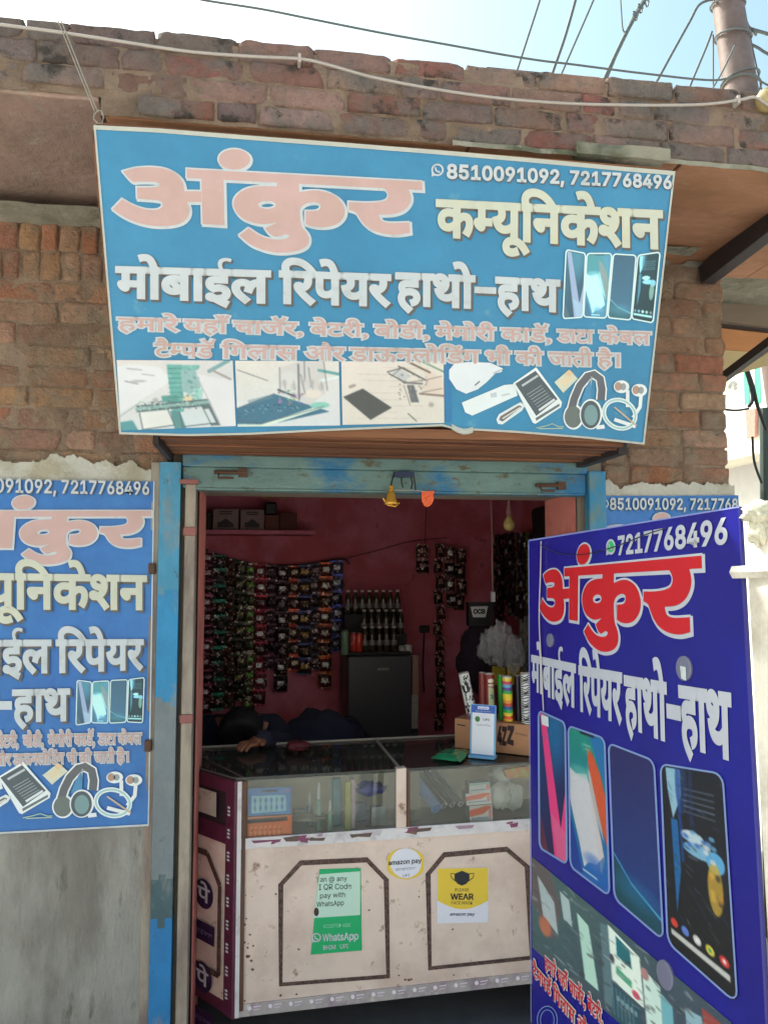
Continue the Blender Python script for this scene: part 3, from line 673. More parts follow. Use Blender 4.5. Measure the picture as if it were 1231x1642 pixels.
# curl in the lower edge
b = MB(); pts = [(724,684),(733,689),(742,692),(751,691),(758,689)]
vs = []; 
for i,(x,y) in enumerate(pts):
    for k,(dy,hh) in enumerate(((-5,.002),(-2,.009),(2,.011),(3,.005))): vs.append(MBN.at(x,y+dy+(1.5 if k==3 else 0),hh*(1 if 0<i<4 else .25)))
b.add(vs, [(i*4+k,i*4+k+1,(i+1)*4+k+1,(i+1)*4+k) for i in range(4) for k in range(3)]); b.build('curled_edge', BORD, S1, smooth=True)

wordpx = lambda pts: [(170+x/4.396, 220+y/4.396) for x,y in pts]
K4 = [(905,155),(2225,312),(2140,672),(48,505)]
H = homog(K4, [MBN.uv(*p) for p in wordpx(K4)])
o1, f1_ = MB(), MB(); word((o1,f1_), MBN, H, .001, 13)
o1.build('word_outline', WHITE, S1); f1_.build('word_lettering', FADE, S1)
def texts(pl, parent, items, h, mats_):
    """items: (string, quad, bevel, style)"""
    for s, q, bev, st, *ex in items:
        e = ex[0] if ex else {}; bs = {}
        if st == 'shadow':     # white with dark drop shadow
            put(bs.setdefault('shadow',MB()), pl, s, q, h, bev*1.25, shift=e.get('sh',(3,3)), clip=e.get('clip')); put(bs.setdefault(e.get('m','white'),MB()), pl, s, q, h+.0012, bev, clip=e.get('clip'))
        elif st == 'outline':
            put(bs.setdefault('white',MB()), pl, s, q, h, bev*3.0); put(bs.setdefault('fade',MB()), pl, s, q, h+.0014, bev*.5)
        else: put(bs.setdefault(st,MB()), pl, s, q, h+.0006, bev, clip=e.get('clip'))
        ks = list(bs); out = MB()
        for i,k in enumerate(ks):
            n0 = len(out.v); out.v += bs[k].v; out.f += [[n0+j for j in f] for f in bs[k].f]; out.mi += [i]*len(bs[k].f); out.c += [(1,1,1,1)]*len(bs[k].f)
        out.build('lettering', [mats_[k] for k in ks], parent)
MT = dict(white=WHITE, cream=CREAM, fade=FADE, shadow=SHAD, red=RED, green=GREENW)
def Q(xl, xr, yl, yr, bl, br, dx=0): return [(xl,yl),(xr,yr),(xl+dx,bl),(xr-dx,br)]
KOM = ['कम|','यूिनकेशन']
def l1(x): return 509.5+(x-189)*.0274
def Qs(f, xl, xr, hh): return Q(xl, xr, f(xl), f(xr), f(xl)+hh, f(xr)+hh)
def l2(x): return 551+(x-248)*.0222
texts(MBN, S1, [
  ('8510091092, 7217768496', Q(717,1075,263,282,285,302), .032, 'shadow', dict(sh=(1.5,1.5))),
  (KOM, Q(701,1062,322,340,377,397,-1), .038, 'shadow', dict(m='cream')),
  ('मोबाईल', Q(188,431,429,436,475,484), .041, 'shadow'),
  ('िरपेयर', Q(450,624,436,442,484,489), .041, 'shadow'),
  ('हाथो', Q(636,759,439,444,487,492), .041, 'shadow'), ('हाथ', Q(796,895,446,451,493,498), .041, 'shadow'),
  ('हमारे', Qs(l1,190,286,19), .028, 'outline'), ('यहाँ', Qs(l1,296,367,19), .028, 'outline'), ('चाजॅर,', Qs(l1,375,484,19), .028, 'outline'),
  ('बेटरी,', Qs(l1,498,588,19), .028, 'outline'), ('बोडी,', Qs(l1,601,686,19), .028, 'outline'), ('मेमोरी', Qs(l1,699,793,19), .028, 'outline'),
  ('काडॅ,', Qs(l1,804,882,19), .028, 'outline'), ('डाटा', Qs(l1,894,950,19), .028, 'outline'), ('केबल', Qs(l1,961,1042,19), .028, 'outline'),
  (['टैम|','पडॅ'], Qs(l2,249,346,20), .028, 'outline'), ('िगलास', Qs(l2,356,477,20), .028, 'outline'), ('और', Qs(l2,490,552,20), .028, 'outline'),
  ('डाऊनलोिडंग', Qs(l2,562,768,20), .028, 'outline'), ('भी', Qs(l2,779,818,20), .028, 'outline'), ('की', Qs(l2,827,869,20), .028, 'outline'),
  ('जाती', Qs(l2,880,949,20), .028, 'outline'), ('है।', Qs(l2,958,992,20), .028, 'outline'),
], .001, MT)
def chat_icon(pl, cx, cy, r, parent, h, ry=None, m=None):
    b = MB(); ry = ry or r
    vs = [pl.at(cx+r*math.cos(t)*k, cy+ry*math.sin(t)*k, h) for k in (1,.72) for t in [2*PI*i/24 for i in range(24)]]
    b.add(vs, [(i,(i+1)%24,(i+1)%24+24,i+24) for i in range(24)])
    flat(b, pl, [(cx-r*.95,cy+ry*1.1),(cx-r*.95,cy+ry*.2),(cx-r*.3,cy+ry*.9)], h+.0002)
    line(b, pl, [(cx-r*.35,cy-ry*.4),(cx-r*.25,cy+ry*.05),(cx+r*.05,cy+ry*.3),(cx+r*.42,cy+ry*.36)], r*.28, h+.0003)
    b.build('chat_icon', m or WHITE, parent)
b = MB(); flat(b, MBN, [(760,459),(795,460.5),(795,471),(760,469.5)], .0016); b.build('dash_mark', WHITE, S1)
flat(b2 := MB(), MBN, [(763,463),(798,464.5),(798,475),(763,473.5)], .0010); b2.build('dash_shadow', SHAD, S1)
chat_icon(MBN, 701, 272, 10, S1, .0016)
g6 = lambda x,y: (890+x/6.48, 380+y/6.48)
phones(MBN, [[g6(108,125),g6(315,165),g6(285,835),g6(75,850)],[g6(325,165),g6(590,165),g6(530,845),g6(290,830)],[g6(600,170),g6(840,185),g6(785,865),g6(540,840)],[g6(855,185),g6(1090,150),g6(1015,895),g6(790,850)]], .0012, S1, True)
# ---- photographs printed along the bottom
def photo1():
    c = Canvas(74,46,(196,194,196)); c.grad((200,194,192),(190,196,202),60); c.noise(5,3)
    c.poly([(0,.75),(.2,.55),(.45,.3),(.35,.1),(.1,.05),(0,.1)],(204,204,208)); c.ell(.17,.3,.08,.025,(150,152,156),.8,soft=.8); c.ell(.3,.58,.03,.05,(150,150,152),.8,soft=.8); c.line(.2,.2,.3,.22,.01,(160,160,165))
    c.poly([(.66,.2),(1,.3),(1,1),(.82,.98),(.7,.6)],(206,204,208)); c.line(.78,.16,.96,0,.035,(110,150,156)); c.line(.8,.14,.97,.28,.02,(150,140,140))
    for q,cc in (([(.41,.06),(.54,.06),(.54,.8),(.44,.8)],(96,158,152)),([(.54,.07),(.7,.07),(.68,.14),(.54,.14)],(112,166,158)),([(.53,.14),(.66,.14),(.7,.4),(.6,.5),(.53,.45)],(136,166,168)),([(.35,.52),(.5,.5),(.5,.6),(.36,.62)],(84,140,134)),([(.63,.42),(.72,.42),(.70,.6),(.64,.6)],(150,190,184))): c.poly(q,cc,var=22)
    c.ell(.58,.56,.05,.06,(208,190,160),.9); 
    for i in range(40): x,y = RNG.random()*.28+.41, RNG.random()*.6+.08; c.ell(x,y,.014,.02,tuple(np.array((70,120,118))+RNG.random()*60),.7)
    c.poly([(.14,.66),(.76,.58),(.86,.98),(.78,.98),(.70,.68),(.14,.74)],(88,104,110),var=40); c.poly([(.16,.76),(.4,.72),(.45,.95),(.18,1)],(206,206,204)); c.poly([(.5,.76),(.76,.72),(.82,.94),(.52,.98)],(190,198,202)); c.poly([(.42,.74),(.5,.74),(.55,1),(.45,1)],(84,130,132),var=20)
    c.line(.14,.7,.76,.62,.03,(130,160,156)); c.poly([(0,.88),(.1,.86),(.14,1),(0,1)],(80,140,146))
    for x1,y1,x2,y2 in ((.14,.66,.76,.58),(.14,.74,.7,.68),(.16,.76,.18,1),(.4,.72,.45,.95),(.76,.58,.86,.98),(.7,.68,.78,.98),(.18,1,.45,.95),(.5,.76,.52,.98),(.52,.98,.82,.94)): c.line(x1,y1,x2,y2,.010,(70,88,94),.8)
    for i in range(9): c.line(.42,.12+.07*i,.53,.12+.07*i,.008,(60,110,108),.7)
    for i in range(60): x,y = .15+RNG.random()*.6, .6+RNG.random()*.12; c.ell(x,y,.008,.012,((60,80,84),(190,200,200),(110,160,150))[i%3],.8)
    c.line(.08,.12,.2,.14,.01,(150,150,156)); c.line(.06,.3,.16,.34,.012,(140,140,146)); c.line(0,.8,.16,.62,.01,(150,160,164)); c.line(.66,.2,.86,.98,.01,(170,170,172)); return c
def photo2():
    c = Canvas(66,46,(202,196,190)); c.grad((204,198,192),(196,200,206),80); c.noise(5,3)
    c.poly([(0,.72),(.36,.5),(.9,.78),(.22,1),(0,.98)],(60,104,128),var=12); c.line(0,.98,.24,.99,.03,(190,204,196)); c.line(.24,.99,.82,.7,.035,(200,214,204)); c.ell(.8,.68,.1,.05,(120,180,170),.9)
    c.poly([(.42,.1),(.62,.0),(.85,0),(.86,.5),(.7,.68),(.62,.6),(.42,.5)],(190,186,186)); c.ell(.74,.5,.1,.08,(206,196,190),1,soft=.6); c.ell(.5,.34,.12,.2,(196,194,194),.9,soft=.4); c.line(.4,.44,.56,.54,.02,(70,76,84)); c.line(.6,.05,.6,.6,.015,(90,96,104)); c.line(.66,.0,.66,.3,.012,(120,126,130))
    for i in range(30): c.ell(.4+RNG.random()*.24,.45+RNG.random()*.2,.012,.016,tuple(RNG.random(3)*90+90),.7)
    c.line(.8,.14,1,.2,.03,(90,150,150)); c.line(.82,.3,1,.24,.03,(206,212,214)); c.poly([(.1,.6),(.3,.52),(.36,.56),(.12,.66)],(96,130,146),.5)
    for x1,y1,x2,y2 in ((0,.72,.36,.5),(0,.9,.22,.96),(.22,.96,.84,.70),(.02,.14,.3,.3),(.42,.1,.42,.44),(.85,.0,.88,.45),(.62,.2,.66,.5),(.7,.1,.72,.4)): c.line(x1,y1,x2,y2,.010,(84,92,98),.7)
    for i in range(50): x = RNG.random()*.6; c.ell(x,.66+.2*RNG.random()*(1-x),.01,.01,((40,70,90),(120,160,170))[i%2],.7)
    for i in range(5): c.ell(.46+.09*i,.34+.06*math.sin(i*2),.035,.07,(172,168,168),.6,soft=.6); c.line(.46+.09*i,.3,.47+.09*i,.44,.007,(120,118,120),.7)
    return c
def photo3():
    c = Canvas(72,46,(206,196,188)); c.grad((208,198,192),(200,194,186),60); c.noise(6,2)
    for i in range(9): y = .1+i*.1; c.line(RNG.random()*.5,y,RNG.random()*.5+.5,y+.02,.006,(178,166,158),.7)
    c.poly([(.01,.56),(.2,.43),(.48,.74),(.27,.93)],(74,76,76),var=3); c.line(.08,.4,.12,.38,.03,(150,140,134))
    c.line(.44,.17,.6,.1,.012,(90,90,92)); c.line(.46,.2,.62,.34,.012,(80,80,84)); c.line(.55,.08,.84,.32,.014,(90,84,80)); c.line(.6,.34,.78,.36,.02,(110,110,112)); c.poly([(.48,.18),(.57,.12),(.68,.24),(.6,.32)],(178,180,184))
    c.poly([(.63,.38),(.70,.38),(.75,.66),(.67,.66)],(96,100,104),var=20); c.poly([(.8,.1),(1,.28),(1,.6),(.78,.5),(.82,.3)],(204,188,178)); c.line(.76,.52,1,.56,.02,(120,108,100)); c.line(.66,.02,.86,.18,.02,(110,92,80)); c.line(.78,0,1,.17,.018,(110,140,116)); c.ell(.87,.7,.035,.05,(150,140,134),.8,soft=.8); c.line(.64,.84,.72,.96,.012,(100,110,90))
    for x1,y1,x2,y2 in ((.44,.17,.60,.34),(.6,.1,.84,.32),(.48,.24,.57,.12),(.66,.34,.8,.3),(.78,.5,.98,.44),(.82,.3,.98,.24),(.6,.38,.66,.7)): c.line(x1,y1,x2,y2,.008,(96,90,88),.75)
    for i in range(40): c.ell(.55+.28*RNG.random(),.2+.4*RNG.random(),.007,.012,((70,70,72),(150,146,140))[i%2],.7)
    return c
for fn,q in ((photo1,[(187,577),(373,578),(378,683),(194,690)]),(photo2,[(377,578),(543,579),(545,682),(381,684)]),(photo3,[(547,579),(711,579),(712,678),(549,681)])):
    fn().mesh('printed_photo', MBN, q, .0012, S1)
def accessories(pl, f, parent, h, ink=(74,84,92), white=(214,218,220)):
    """printed chargers, battery, memory card, headphones, earphones; f maps picture units (1231x528 crop) to px"""
    def P(pts): return [f(x,y) for x,y in pts]
    s = abs(f(100,0)[0]-f(0,0)[0])/100
    b = MB()
    def fl(pts, c, k): flat(b, pl, P(pts), h+.0002*k, c)
    def ln(pts, w_, c, k, closed=False): line(b, pl, P(pts), w_*s, h+.0002*k, c, closed)
    fl([(70,80),(100,45),(180,35),(300,40),(372,72),(365,92),(330,100),(280,150),(230,190),(165,215),(110,190),(70,130)],(206,210,216),1)
    fl([(212,165),(240,140),(244,148),(215,172)],(110,112,118),2); ln([(318,100),(370,76)],9,(168,174,180),2)
    b.build('printed_charger', M_pic, parent); b = MB()
    fl([(140,265),(380,165),(440,160),(455,225),(200,338),(160,320)],(208,214,218),1); fl([(300,215),(335,205),(338,232),(305,238)],(176,182,190),2); ln([(365,225),(410,215)],12,(182,188,194),2)
    b.build('printed_charger', M_pic, parent); b = MB()
    fl([(335,360),(350,330),(470,262),(498,280),(480,310),(370,388),(345,385)],(200,208,212),1); fl([(350,362),(358,342),(462,280),(480,288),(370,372)],(104,96,98),2); ln([(370,355),(470,292)],8,(190,190,186),3)
    b.build('printed_cable_plug', M_pic, parent); b = MB()
    fl([(430,155),(560,65),(705,262),(700,290),(555,385),(540,378)],(212,218,220),1); fl([(442,158),(556,85),(680,245),(560,340)],ink,2); fl([(556,352),(690,270),(692,284),(560,368)],(96,104,112),2)
    ln([(480,170),(570,112)],12,(176,182,186),3); 
    for i in range(6): ln([(508+i*11,232+i*14-12),(590+i*11,180+i*14-12)],2.6,(164,172,176),3)
    ln([(575,308),(664,246)],13,(200,204,208),3)
    b.build('printed_battery', M_pic, parent); b = MB()
    fl([(662,150),(745,78),(795,130),(712,210)],(196,196,178),1); fl([(690,150),(742,104),(766,130),(714,176)],(206,190,160),2); fl([(745,78),(770,100),(742,120),(722,100)],(206,178,140),3)
    b.build('printed_card', M_pic, parent); b = MB()
    A = [(760,300),(775,240),(805,170),(850,115),(885,105),(920,130),(930,190),(925,250)]; ln(A,58,white,1); ln(A,42,(90,92,98),2); ln([(872,118),(866,190)],8,(150,160,164),3)
    fl(ell(858,190,46,90,n=24,rot=.35)[0:0] or [(812,262),(835,190),(862,135),(872,180),(868,262),(830,270)],(70,130,170),3)
    fl(ell(770,345,58,72),white,1.5); fl(ell(768,345,48,62),(98,106,104),2.5); fl(ell(868,330,64,86),white,3.6); fl(ell(866,332,55,78),ink,4.2); fl(ell(868,335,38,58),(112,142,146),4.8)
    b.build('printed_headphones', M_pic, parent); b = MB()
    ln([(1075,195),(1075,290)],20,white,1); ln([(1150,225),(1145,290),(1105,350)],20,white,1); ln(ell(1030,330,92,78,rot=.5),24,white,1.5,True); ln(ell(1030,330,92,78,rot=.5),10,(150,190,190),2.2,True); ln([(945,400),(900,405)],22,white,1); ln([(1000,360),(1120,400)],20,white,1.8); ln([(1000,290),(1125,395)],9,(186,164,140),2.6)
    for x,y in ((1040,175),(1140,195)): fl(ell(x,y,44,36),white,3); fl(ell(x-18,y-2,20,24),(166,136,122),3.6); fl(ell(x+10,y,16,20),(140,146,150),3.6)
    b.build('printed_earphones', M_pic, parent)
    b = MB(); line(b, pl, P([(560,408),(615,396),(650,384),(690,402),(715,400)]), 6*s, h+.0003, (150,176,160)); line(b, pl, P([(575,412),(712,410)]), 5*s, h+.0003, (170,186,160)); b.build('printed_scribble', M_pic, parent)
accessories(MBN, lambda x,y: (700+x/3.517, 570+y/3.517), S1, .0012)
b = MB(); flat(b, MBN, [(712,578),(722,578),(724,676),(713,676)], .0008, (40,110,160)); b.build('print_edge_strip', M_pic, S1)

# ---- left banner on the wall
LB = Plane((0,D-.033,0),(0,-1,0),(1,0,0))
S2 = thing('wall_banner', 'blue banner nailed flat to the grey wall left of the door', 'banner', (-.6,D-.026,.87))
T2, B2 = [(-260,762),(0,769),(130,771),(248,772)], [(-260,1349),(0,1335),(130,1328),(239,1322)]
b = MB(); sheet(b, LB, T2, B2, -.001, .003, amp=.003, n=40); b.build('banner_print', M_ban2, S2)
b = MB(); line(b, LB, [(x,y+1) for x,y in B2], 3, .0022); line(b, LB, [(247,772),(238,1322)], 2.2, .0022); b.build('banner_border', WHITE, S2)
K4b = [(905,155),(2225,312),(2140,672)]
d3 = [LB.uv(38,806), LB.uv(243,819), LB.uv(225.5,874.5)]
def affine_h(src, dst):
    A = np.array([[x,y,1] for x,y in src]); S_ = np.linalg.solve(A, np.array(dst)); return np.array([[S_[0,0],S_[1,0],S_[2,0]],[S_[0,1],S_[1,1],S_[2,1]],[0,0,1]])
o1, f1_ = MB(), MB(); word((o1,f1_), LB, affine_h(K4b, d3), .0035, 13)
o1.build('word_outline', WHITE, S2); f1_.build('word_lettering', FADE, S2)
def m1(x): return 1177.5+(x-0)*-.003
texts(LB, S2, [
  ('8510091092, 7217768496', Q(-71,239,766,773,788,793), .02, 'shadow', dict(sh=(1,1))),
  (KOM, Q(-113,236,920,925,974,976), .033, 'shadow', dict(m='cream')),
  ('मोबाईल', Q(-110,81,1029,1028,1080,1077), .034, 'shadow'), ('िरपेयर', Q(92,229,1028,1027,1077,1072), .034, 'shadow'),
  ('हाथो', Q(-95,-8,1108,1108,1158,1157), .034, 'shadow'), ('हाथ', Q(22,111,1108,1106,1156,1154), .034, 'shadow'),
  ('मेमोरी', Q(78,116,1179,1178,1196,1195), .028, 'outline'), ('बोडी,', Q(38,70,1180,1179,1197,1196), .028, 'outline'), ('बेटरी,', Q(-5,30,1180,1180,1198,1197), .028, 'outline'),
  ('काडॅ,', Q(120,152,1178,1177,1195,1194), .028, 'outline'), ('डाटा', Q(158,186,1177,1177,1194,1193), .028, 'outline'), ('केबल', Q(190,227,1177,1176,1193,1192), .028, 'outline'),
  ('और', Q(-10,18,1210,1210,1227,1226), .028, 'outline'), ('डाऊनलोिडंग', Q(22,103,1210,1208,1226,1224), .028, 'outline'), ('भी', Q(108,124,1208,1208,1224,1224), .028, 'outline'),
  ('की', Q(128,147,1208,1207,1224,1223), .028, 'outline'), ('जाती', Q(152,184,1207,1206,1223,1222), .028, 'outline'), ('है।', Q(188,206,1206,1206,1222,1221), .028, 'outline'),
], .0035, MT)
b = MB(); flat(b, LB, [(-8,1124),(20,1124),(20,1138),(-8,1138)], .0042); b.build('dash_mark', WHITE, S2)
g7 = lambda x,y: (x/3.73, 1080+y/3.73)
phones(LB, [[g7(462,38),g7(550,50),g7(545,295),g7(455,310)],[g7(556,48),g7(655,42),g7(648,298),g7(548,295)],[g7(662,40),g7(765,35),g7(755,292),g7(655,298)],[g7(770,35),g7(865,22),g7(855,295),g7(760,290)]], .0036, S2, True, wd=1.6)
accessories(LB, lambda x,y: (-134+x*.306, 1225+(y-80)*.262-(x-600)*.008), S2, .0036)

# ---- right banner on the pier
S3 = thing('wall_banner', 'blue banner on the brick pier, mostly hidden behind the standing signboard', 'banner', (1.5,D-.026,.87))
T3, B3 = [(962,795),(1070,795),(1184,794)], [(955,1330),(1070,1350),(1208,1372)]
b = MB(); sheet(b, LB, T3, B3, -.001, .003, amp=.003, n=30); b.build('banner_print', M_ban2, S3)
o1, f1_ = MB(), MB()
p0, p1_, p2 = LB.uv(1059,831), LB.uv(1059+152,838), LB.uv(1059+142,880)
Hx = affine_h(K4b, [p0,p1_,p2])
word((o1,f1_), LB, Hx, .0035, 13)
ux = LB.uv(1183,860)[0]
for bb in (o1,f1_):
    v, f = clip_mesh(np.array([tuple(p) for p in bb.v]), bb.f, xmax=ux); bb.v = [Vector(p) for p in v]; bb.f = [list(q) for q in f]; bb.mi=[0]*len(f); bb.c=[(1,1,1,1)]*len(f)
o1.build('word_outline', WHITE, S3); f1_.build('word_lettering', FADE, S3)
texts(LB, S3, [('8510091092, 7217768', Q(977,1181,799,800,817,817), .02, 'shadow', dict(sh=(1,1)))], .0035, MT)
chat_icon(LB, 968, 808, 7, S3, .0042)

# ---- standing signboard
def cdir(vx, vy): return (RT*(vx-615.5)+UP*(821-vy)+FW*F).normalized()
hdir = cdir(255,938); vdir = cdir(791,-6420)
SP = Plane(C0+ray(847,865)/F*1.93, hdir.cross(vdir), -hdir)
S4 = thing('standing_signboard', 'tall navy blue signboard with four phones, standing in front of the counter', 'signboard', tuple(SP.at(1000,2150)*1))
S4.location.z = 0.0; LOCS[S4] = Vector(S4.location)
def gz(x,y): return (840+x/3.148, 780+y/3.148)
def g8(x,y): return (840+x/3.148, 1200+y/3.148)
TL, TR = (847,865), (1185,811)
# bottom corners reach the ground
def down(px, py):
    a = SP.at(px,py); d = Vector(a-SP.at(px+ (2 if px<1000 else 5), py+ (260 if px<1000 else 92))); t = a.z/(-d.z) if d.z else 1
    return a + d*(a.z-.03)/(-d.z) * 1 if d.z < 0 else a - d*((a.z-.03)/d.z)
PTL, PTR = SP.at(*TL), SP.at(*TR); eL = (SP.at(852,1640)-PTL); eR = (SP.at(1230,1640)-PTR)
PBL = PTL+eL*((PTL.z-.04)/-eL.z); PBR = PTR+eR*((PTR.z-.04)/-eR.z)
b = MB(); th = .008
b.hexa([PBL,PBR,PTR,PTL]+[p-SP.N*th for p in (PBL,PBR,PTR,PTL)])
b.build('sign_panel', M_navy, S4, bevel=.004)
b = MB(); line(b, SP, [(848,867),(1185,813)], 2.4, .0012); line(b, SP, [(848,868),(852,1640)], 1.2, .0012); b.build('panel_edge', mat('edge_tape', (120,128,190), .4), S4)
K4s = [(905,155),(2225,312),(2140,672),(48,505)]
o1, f1_ = MB(), MB(); word((o1,f1_), SP, homog(K4s, [SP.uv(*p) for p in ((936,889),(1126,891),(1108,1014),(865.4,974))]), .001, 14)
o1.build('word_outline', mat('cool_white_print', (166,167,180), .4, g=1.1, var=.06), S4); f1_.build('word_lettering', RED, S4)
MT2 = dict(MT, white=mat('cool_white_print'))
texts(SP, S4, [
  ('7217768496', [(992,861),(1165.6,831),(992.5,889),(1165.6,870.5)], .03, 'white'),
  ('मोबाईल', [(853,1053),(923,1068.5),(853.5,1104),(923.5,1133)], .038, 'white'),
  ('िरपेयर', [(929,1071),(997,1083),(930,1137),(997,1158)], .038, 'white'),
  ('हाथो', [(1002,1087),(1068,1099),(1004,1162),(1070,1186)], .038, 'white'),
  ('हाथ', [(1090,1104),(1171,1117),(1094,1192),(1173.5,1216)], .038, 'white'),
], .001, MT2)
b = MB(); flat(b, SP, [(1069,1128),(1092,1132.6),(1093,1157),(1070,1151.7)], .0016); b.build('dash_mark', MT2['white'], S4)
chat_icon(SP, 980.4, 877, 7.5, S4, .002, ry=12.5, m=MT2['white'])
b = MB(); flat(b, SP, ell(980.4,877,7,11.5), .0012); b.build('icon_ground', GREENW, S4)
phones(SP, [[gz(75,1128),gz(212,1190),g8(222,592),g8(80,505)],[gz(225,1205),gz(412,1270),g8(438,755),g8(235,600)],[gz(428,1292),g8(662,60),g8(710,978),g8(458,762)],[g8(690,75),g8(1010,125),g8(1087,1305),g8(727,985)]], .0012, S4, False, wd=3)
def band():
    c = Canvas(120,84,(52,66,80)); c.grad((64,90,90),(44,50,72),20); c.noise(10,3)
    c.poly([(0,0),(.1,0),(.16,.3),(.12,.7),(0,.5)],(100,70,72),.6); c.poly([(.03,.15),(.12,.3),(.14,.62),(.06,.55)],(150,160,166),var=30); c.ell(.07,.65,.04,.12,(170,96,70),.9,soft=.6)
    c.poly([(.15,.12),(.2,.14),(.215,.4),(.17,.4)],(150,166,170)); c.poly([(.24,.2),(.3,.24),(.35,.85),(.28,.85)],(158,190,180)); c.poly([(.36,.1),(.42,.05),(.44,.9),(.38,.9)],(84,110,120),.8,var=20)
    c.poly([(.40,.05),(.56,.12),(.58,.62),(.42,.6)],(196,206,200)); c.poly([(.44,.1),(.51,.13),(.52,.32),(.445,.3)],(24,92,104)); c.ell(.42,.38,.012,.05,(60,60,66)); c.poly([(.44,.42),(.52,.45),(.52,.52),(.44,.5)],(70,140,110),var=30); c.ell(.54,.55,.02,.04,(196,60,90))
    c.poly([(.42,.62),(.56,.66),(.56,1),(.42,1)],(36,66,80)); c.poly([(.57,.2),(.66,.25),(.68,1),(.6,1)],(176,196,192)); c.ell(.585,.25,.02,.06,(150,110,110)); 
    c.poly([(.66,.3),(.72,.35),(.74,1),(.68,1)],(96,150,164)); c.poly([(.78,.25),(.86,.2),(.88,.7),(.8,.75)],(120,150,166)); c.poly([(.86,.1),(1,.1),(1,.9),(.9,.7)],(130,52,50)); c.ell(.8,.6,.05,.1,(36,36,50)); c.ell(.95,.5,.03,.2,(60,100,90),.8)
    for i in range(150): 
        xx, yy = RNG.random(), RNG.random(); v = int(RNG.random()*110)+40; c.ell(xx,yy,.004+.012*RNG.random(),.01+.03*RNG.random(),(v,int(v*1.05),int(v*1.1)),.55,rot=RNG.random()*3)
    for i in range(6): c.line(.42+.02*i,.66,.43+.02*i,.95,.004,(120,150,160),.7)
    for i in range(5): c.ell(.45+.022*i,.75,.008,.03,(150,170,180),.6)
    return c
band().mesh('printed_photo', SP, [(853,1374),(1173,1640),(1176,1800),(854,1520)], .0012, S4, gain=1.15)
# sloping red lines of small writing
def small_red(s, x0,y0,x1,y1,hh):
    for k,(m,bev,h_) in enumerate((('w',.075,.0022),('r',.02,.0034))):
        b = MB(); put(b, SP, s, [(x0,y0),(x1,y1),(x0,y0+hh),(x1,y1+hh*1.15)], h_, bev); b.build('small_lettering', WHITE if m=='w' else RED, S4)
small_red('हमारे यहाँ चाजॅर, बेटरी,', 875,1534,968,1622,19)
small_red('टैमपडॅ िगलास और', 856,1546,950,1652,19)
b = MB(); line(b, SP, ell(878,1636,16,22), 1.4, .0012, closed=True); line(b, SP, ell(878,1636,11,16), 1.2, .0012, closed=True); b.build('ring_print', mat('phone_rim_blue'), S4)
for x,y,rx,ry in ((1098,1072,10,20),(883,1027,6,11),(1068,1564,11,23)):
    b = MB(); c0 = SP.at(x,y,.0025); k = SP.at(x,y+ry)-SP.at(x,y); b.lathe(SP.at(x,y,0), [(k.length,0),(k.length,.0032),(k.length*.8,.0042),(.0005,.0042)], 20, M=Matrix((SP.U,SP.V,SP.N)).transposed()); b.build('rivet_disc', mat('dull_disc',(104,104,128),.4), S4)
b = MB(); flat(b, SP, [(1094,1068),(1103,1070),(1104,1092),(1096,1088)], .0050); b.build('paper_scrap', WHITE, S4)
b = MB(); flat(b, SP, [(869,1146),(880,1150),(881,1166),(870,1162)], .0022); b.build('paper_scrap', WHITE, S4)
# white painted steel frame at the near edge
M_wpost = mat('chipped_white_paint', (214,206,196), .55, g=1.1, var=.12, vs_=9, c2=(170,160,150), c2s=6, c2t=.6)
fwd = (PTR-PTL).normalized(); b = MB(); q1 = PTR+fwd*.034-SP.N*.004; q2 = PBR+fwd*.034-SP.N*.004
b.hexa([q2-fwd*.03,q2+fwd*.022,q1+fwd*.022,q1-fwd*.03]+[p-SP.N*.03 for p in (q2-fwd*.03,q2+fwd*.022,q1+fwd*.022,q1-fwd*.03)])
b.build('frame_post', M_wpost, S4, bevel=.003)
b = MB(); a_ = SP.at(1181,918,.004); b.tube([a_, a_+fwd*.22-SP.N*.02], .011, 6); b.build('cross_bar', M_wpost, S4)
b = MB(); 
for (x0_,x1_) in ((.0,.0),): 
    p = PTL-fwd*.0; b.hexa([PBL-fwd*.004-SP.N*.03,PBL+fwd*.03-SP.N*.03,PTL+fwd*.03-SP.N*.03,PTL-fwd*.004-SP.N*.03]+[v-SP.N*.025 for v in (PBL-fwd*.004-SP.N*.03,PBL+fwd*.03-SP.N*.03,PTL+fwd*.03-SP.N*.03,PTL-fwd*.004-SP.N*.03)])
b.build('frame_post', M_wpost, S4)

# ================================================================== COUNTER
cA = PY(371,1636,2.76); az = math.radians(10.9-8.8)           # front turned a little
cU = Vector((math.cos(math.radians(-1.2)), math.sin(math.radians(1.6)), 0)).normalized(); cU = Vector((1,.035,0)).normalized()
CP = Plane(cA, Vector((0,0,1)).cross(cU)*1, cU)               # front face plane
CT = thing('shop_counter', 'cream laminate shop counter with a glass display top and brown taped panels', 'counter', tuple(cA))
CT.location.z = FLOOR; LOCS[CT] = Vector(CT.location)
M_lam = mat('cream_laminate', (210,188,178), .45, g=1.1, var=.10, vs_=5, c2=(194,170,160), c2s=3.2, c2t=.54, c3=(134,108,90), c3s=20, c3t=.65, bump=.12)
M_tape = mat('brown_patterned_tape', (100,74,68), .55, var=.45, vs_=160, c2=(60,42,40), c2s=110, c2t=.5); M_mar = mat('maroon_tape', (84,30,56), .45, var=.35, vs_=24, c2=(120,90,110), c2s=16, c2t=.68)
M_paper = mat('torn_white_tape', (206,200,204), .6, g=1.05, var=.12, vs_=14, c2=(170,160,166), c2s=10, c2t=.6); M_brown = mat('dark_brown_edge', (92,62,48), .6, var=.3, vs_=20)
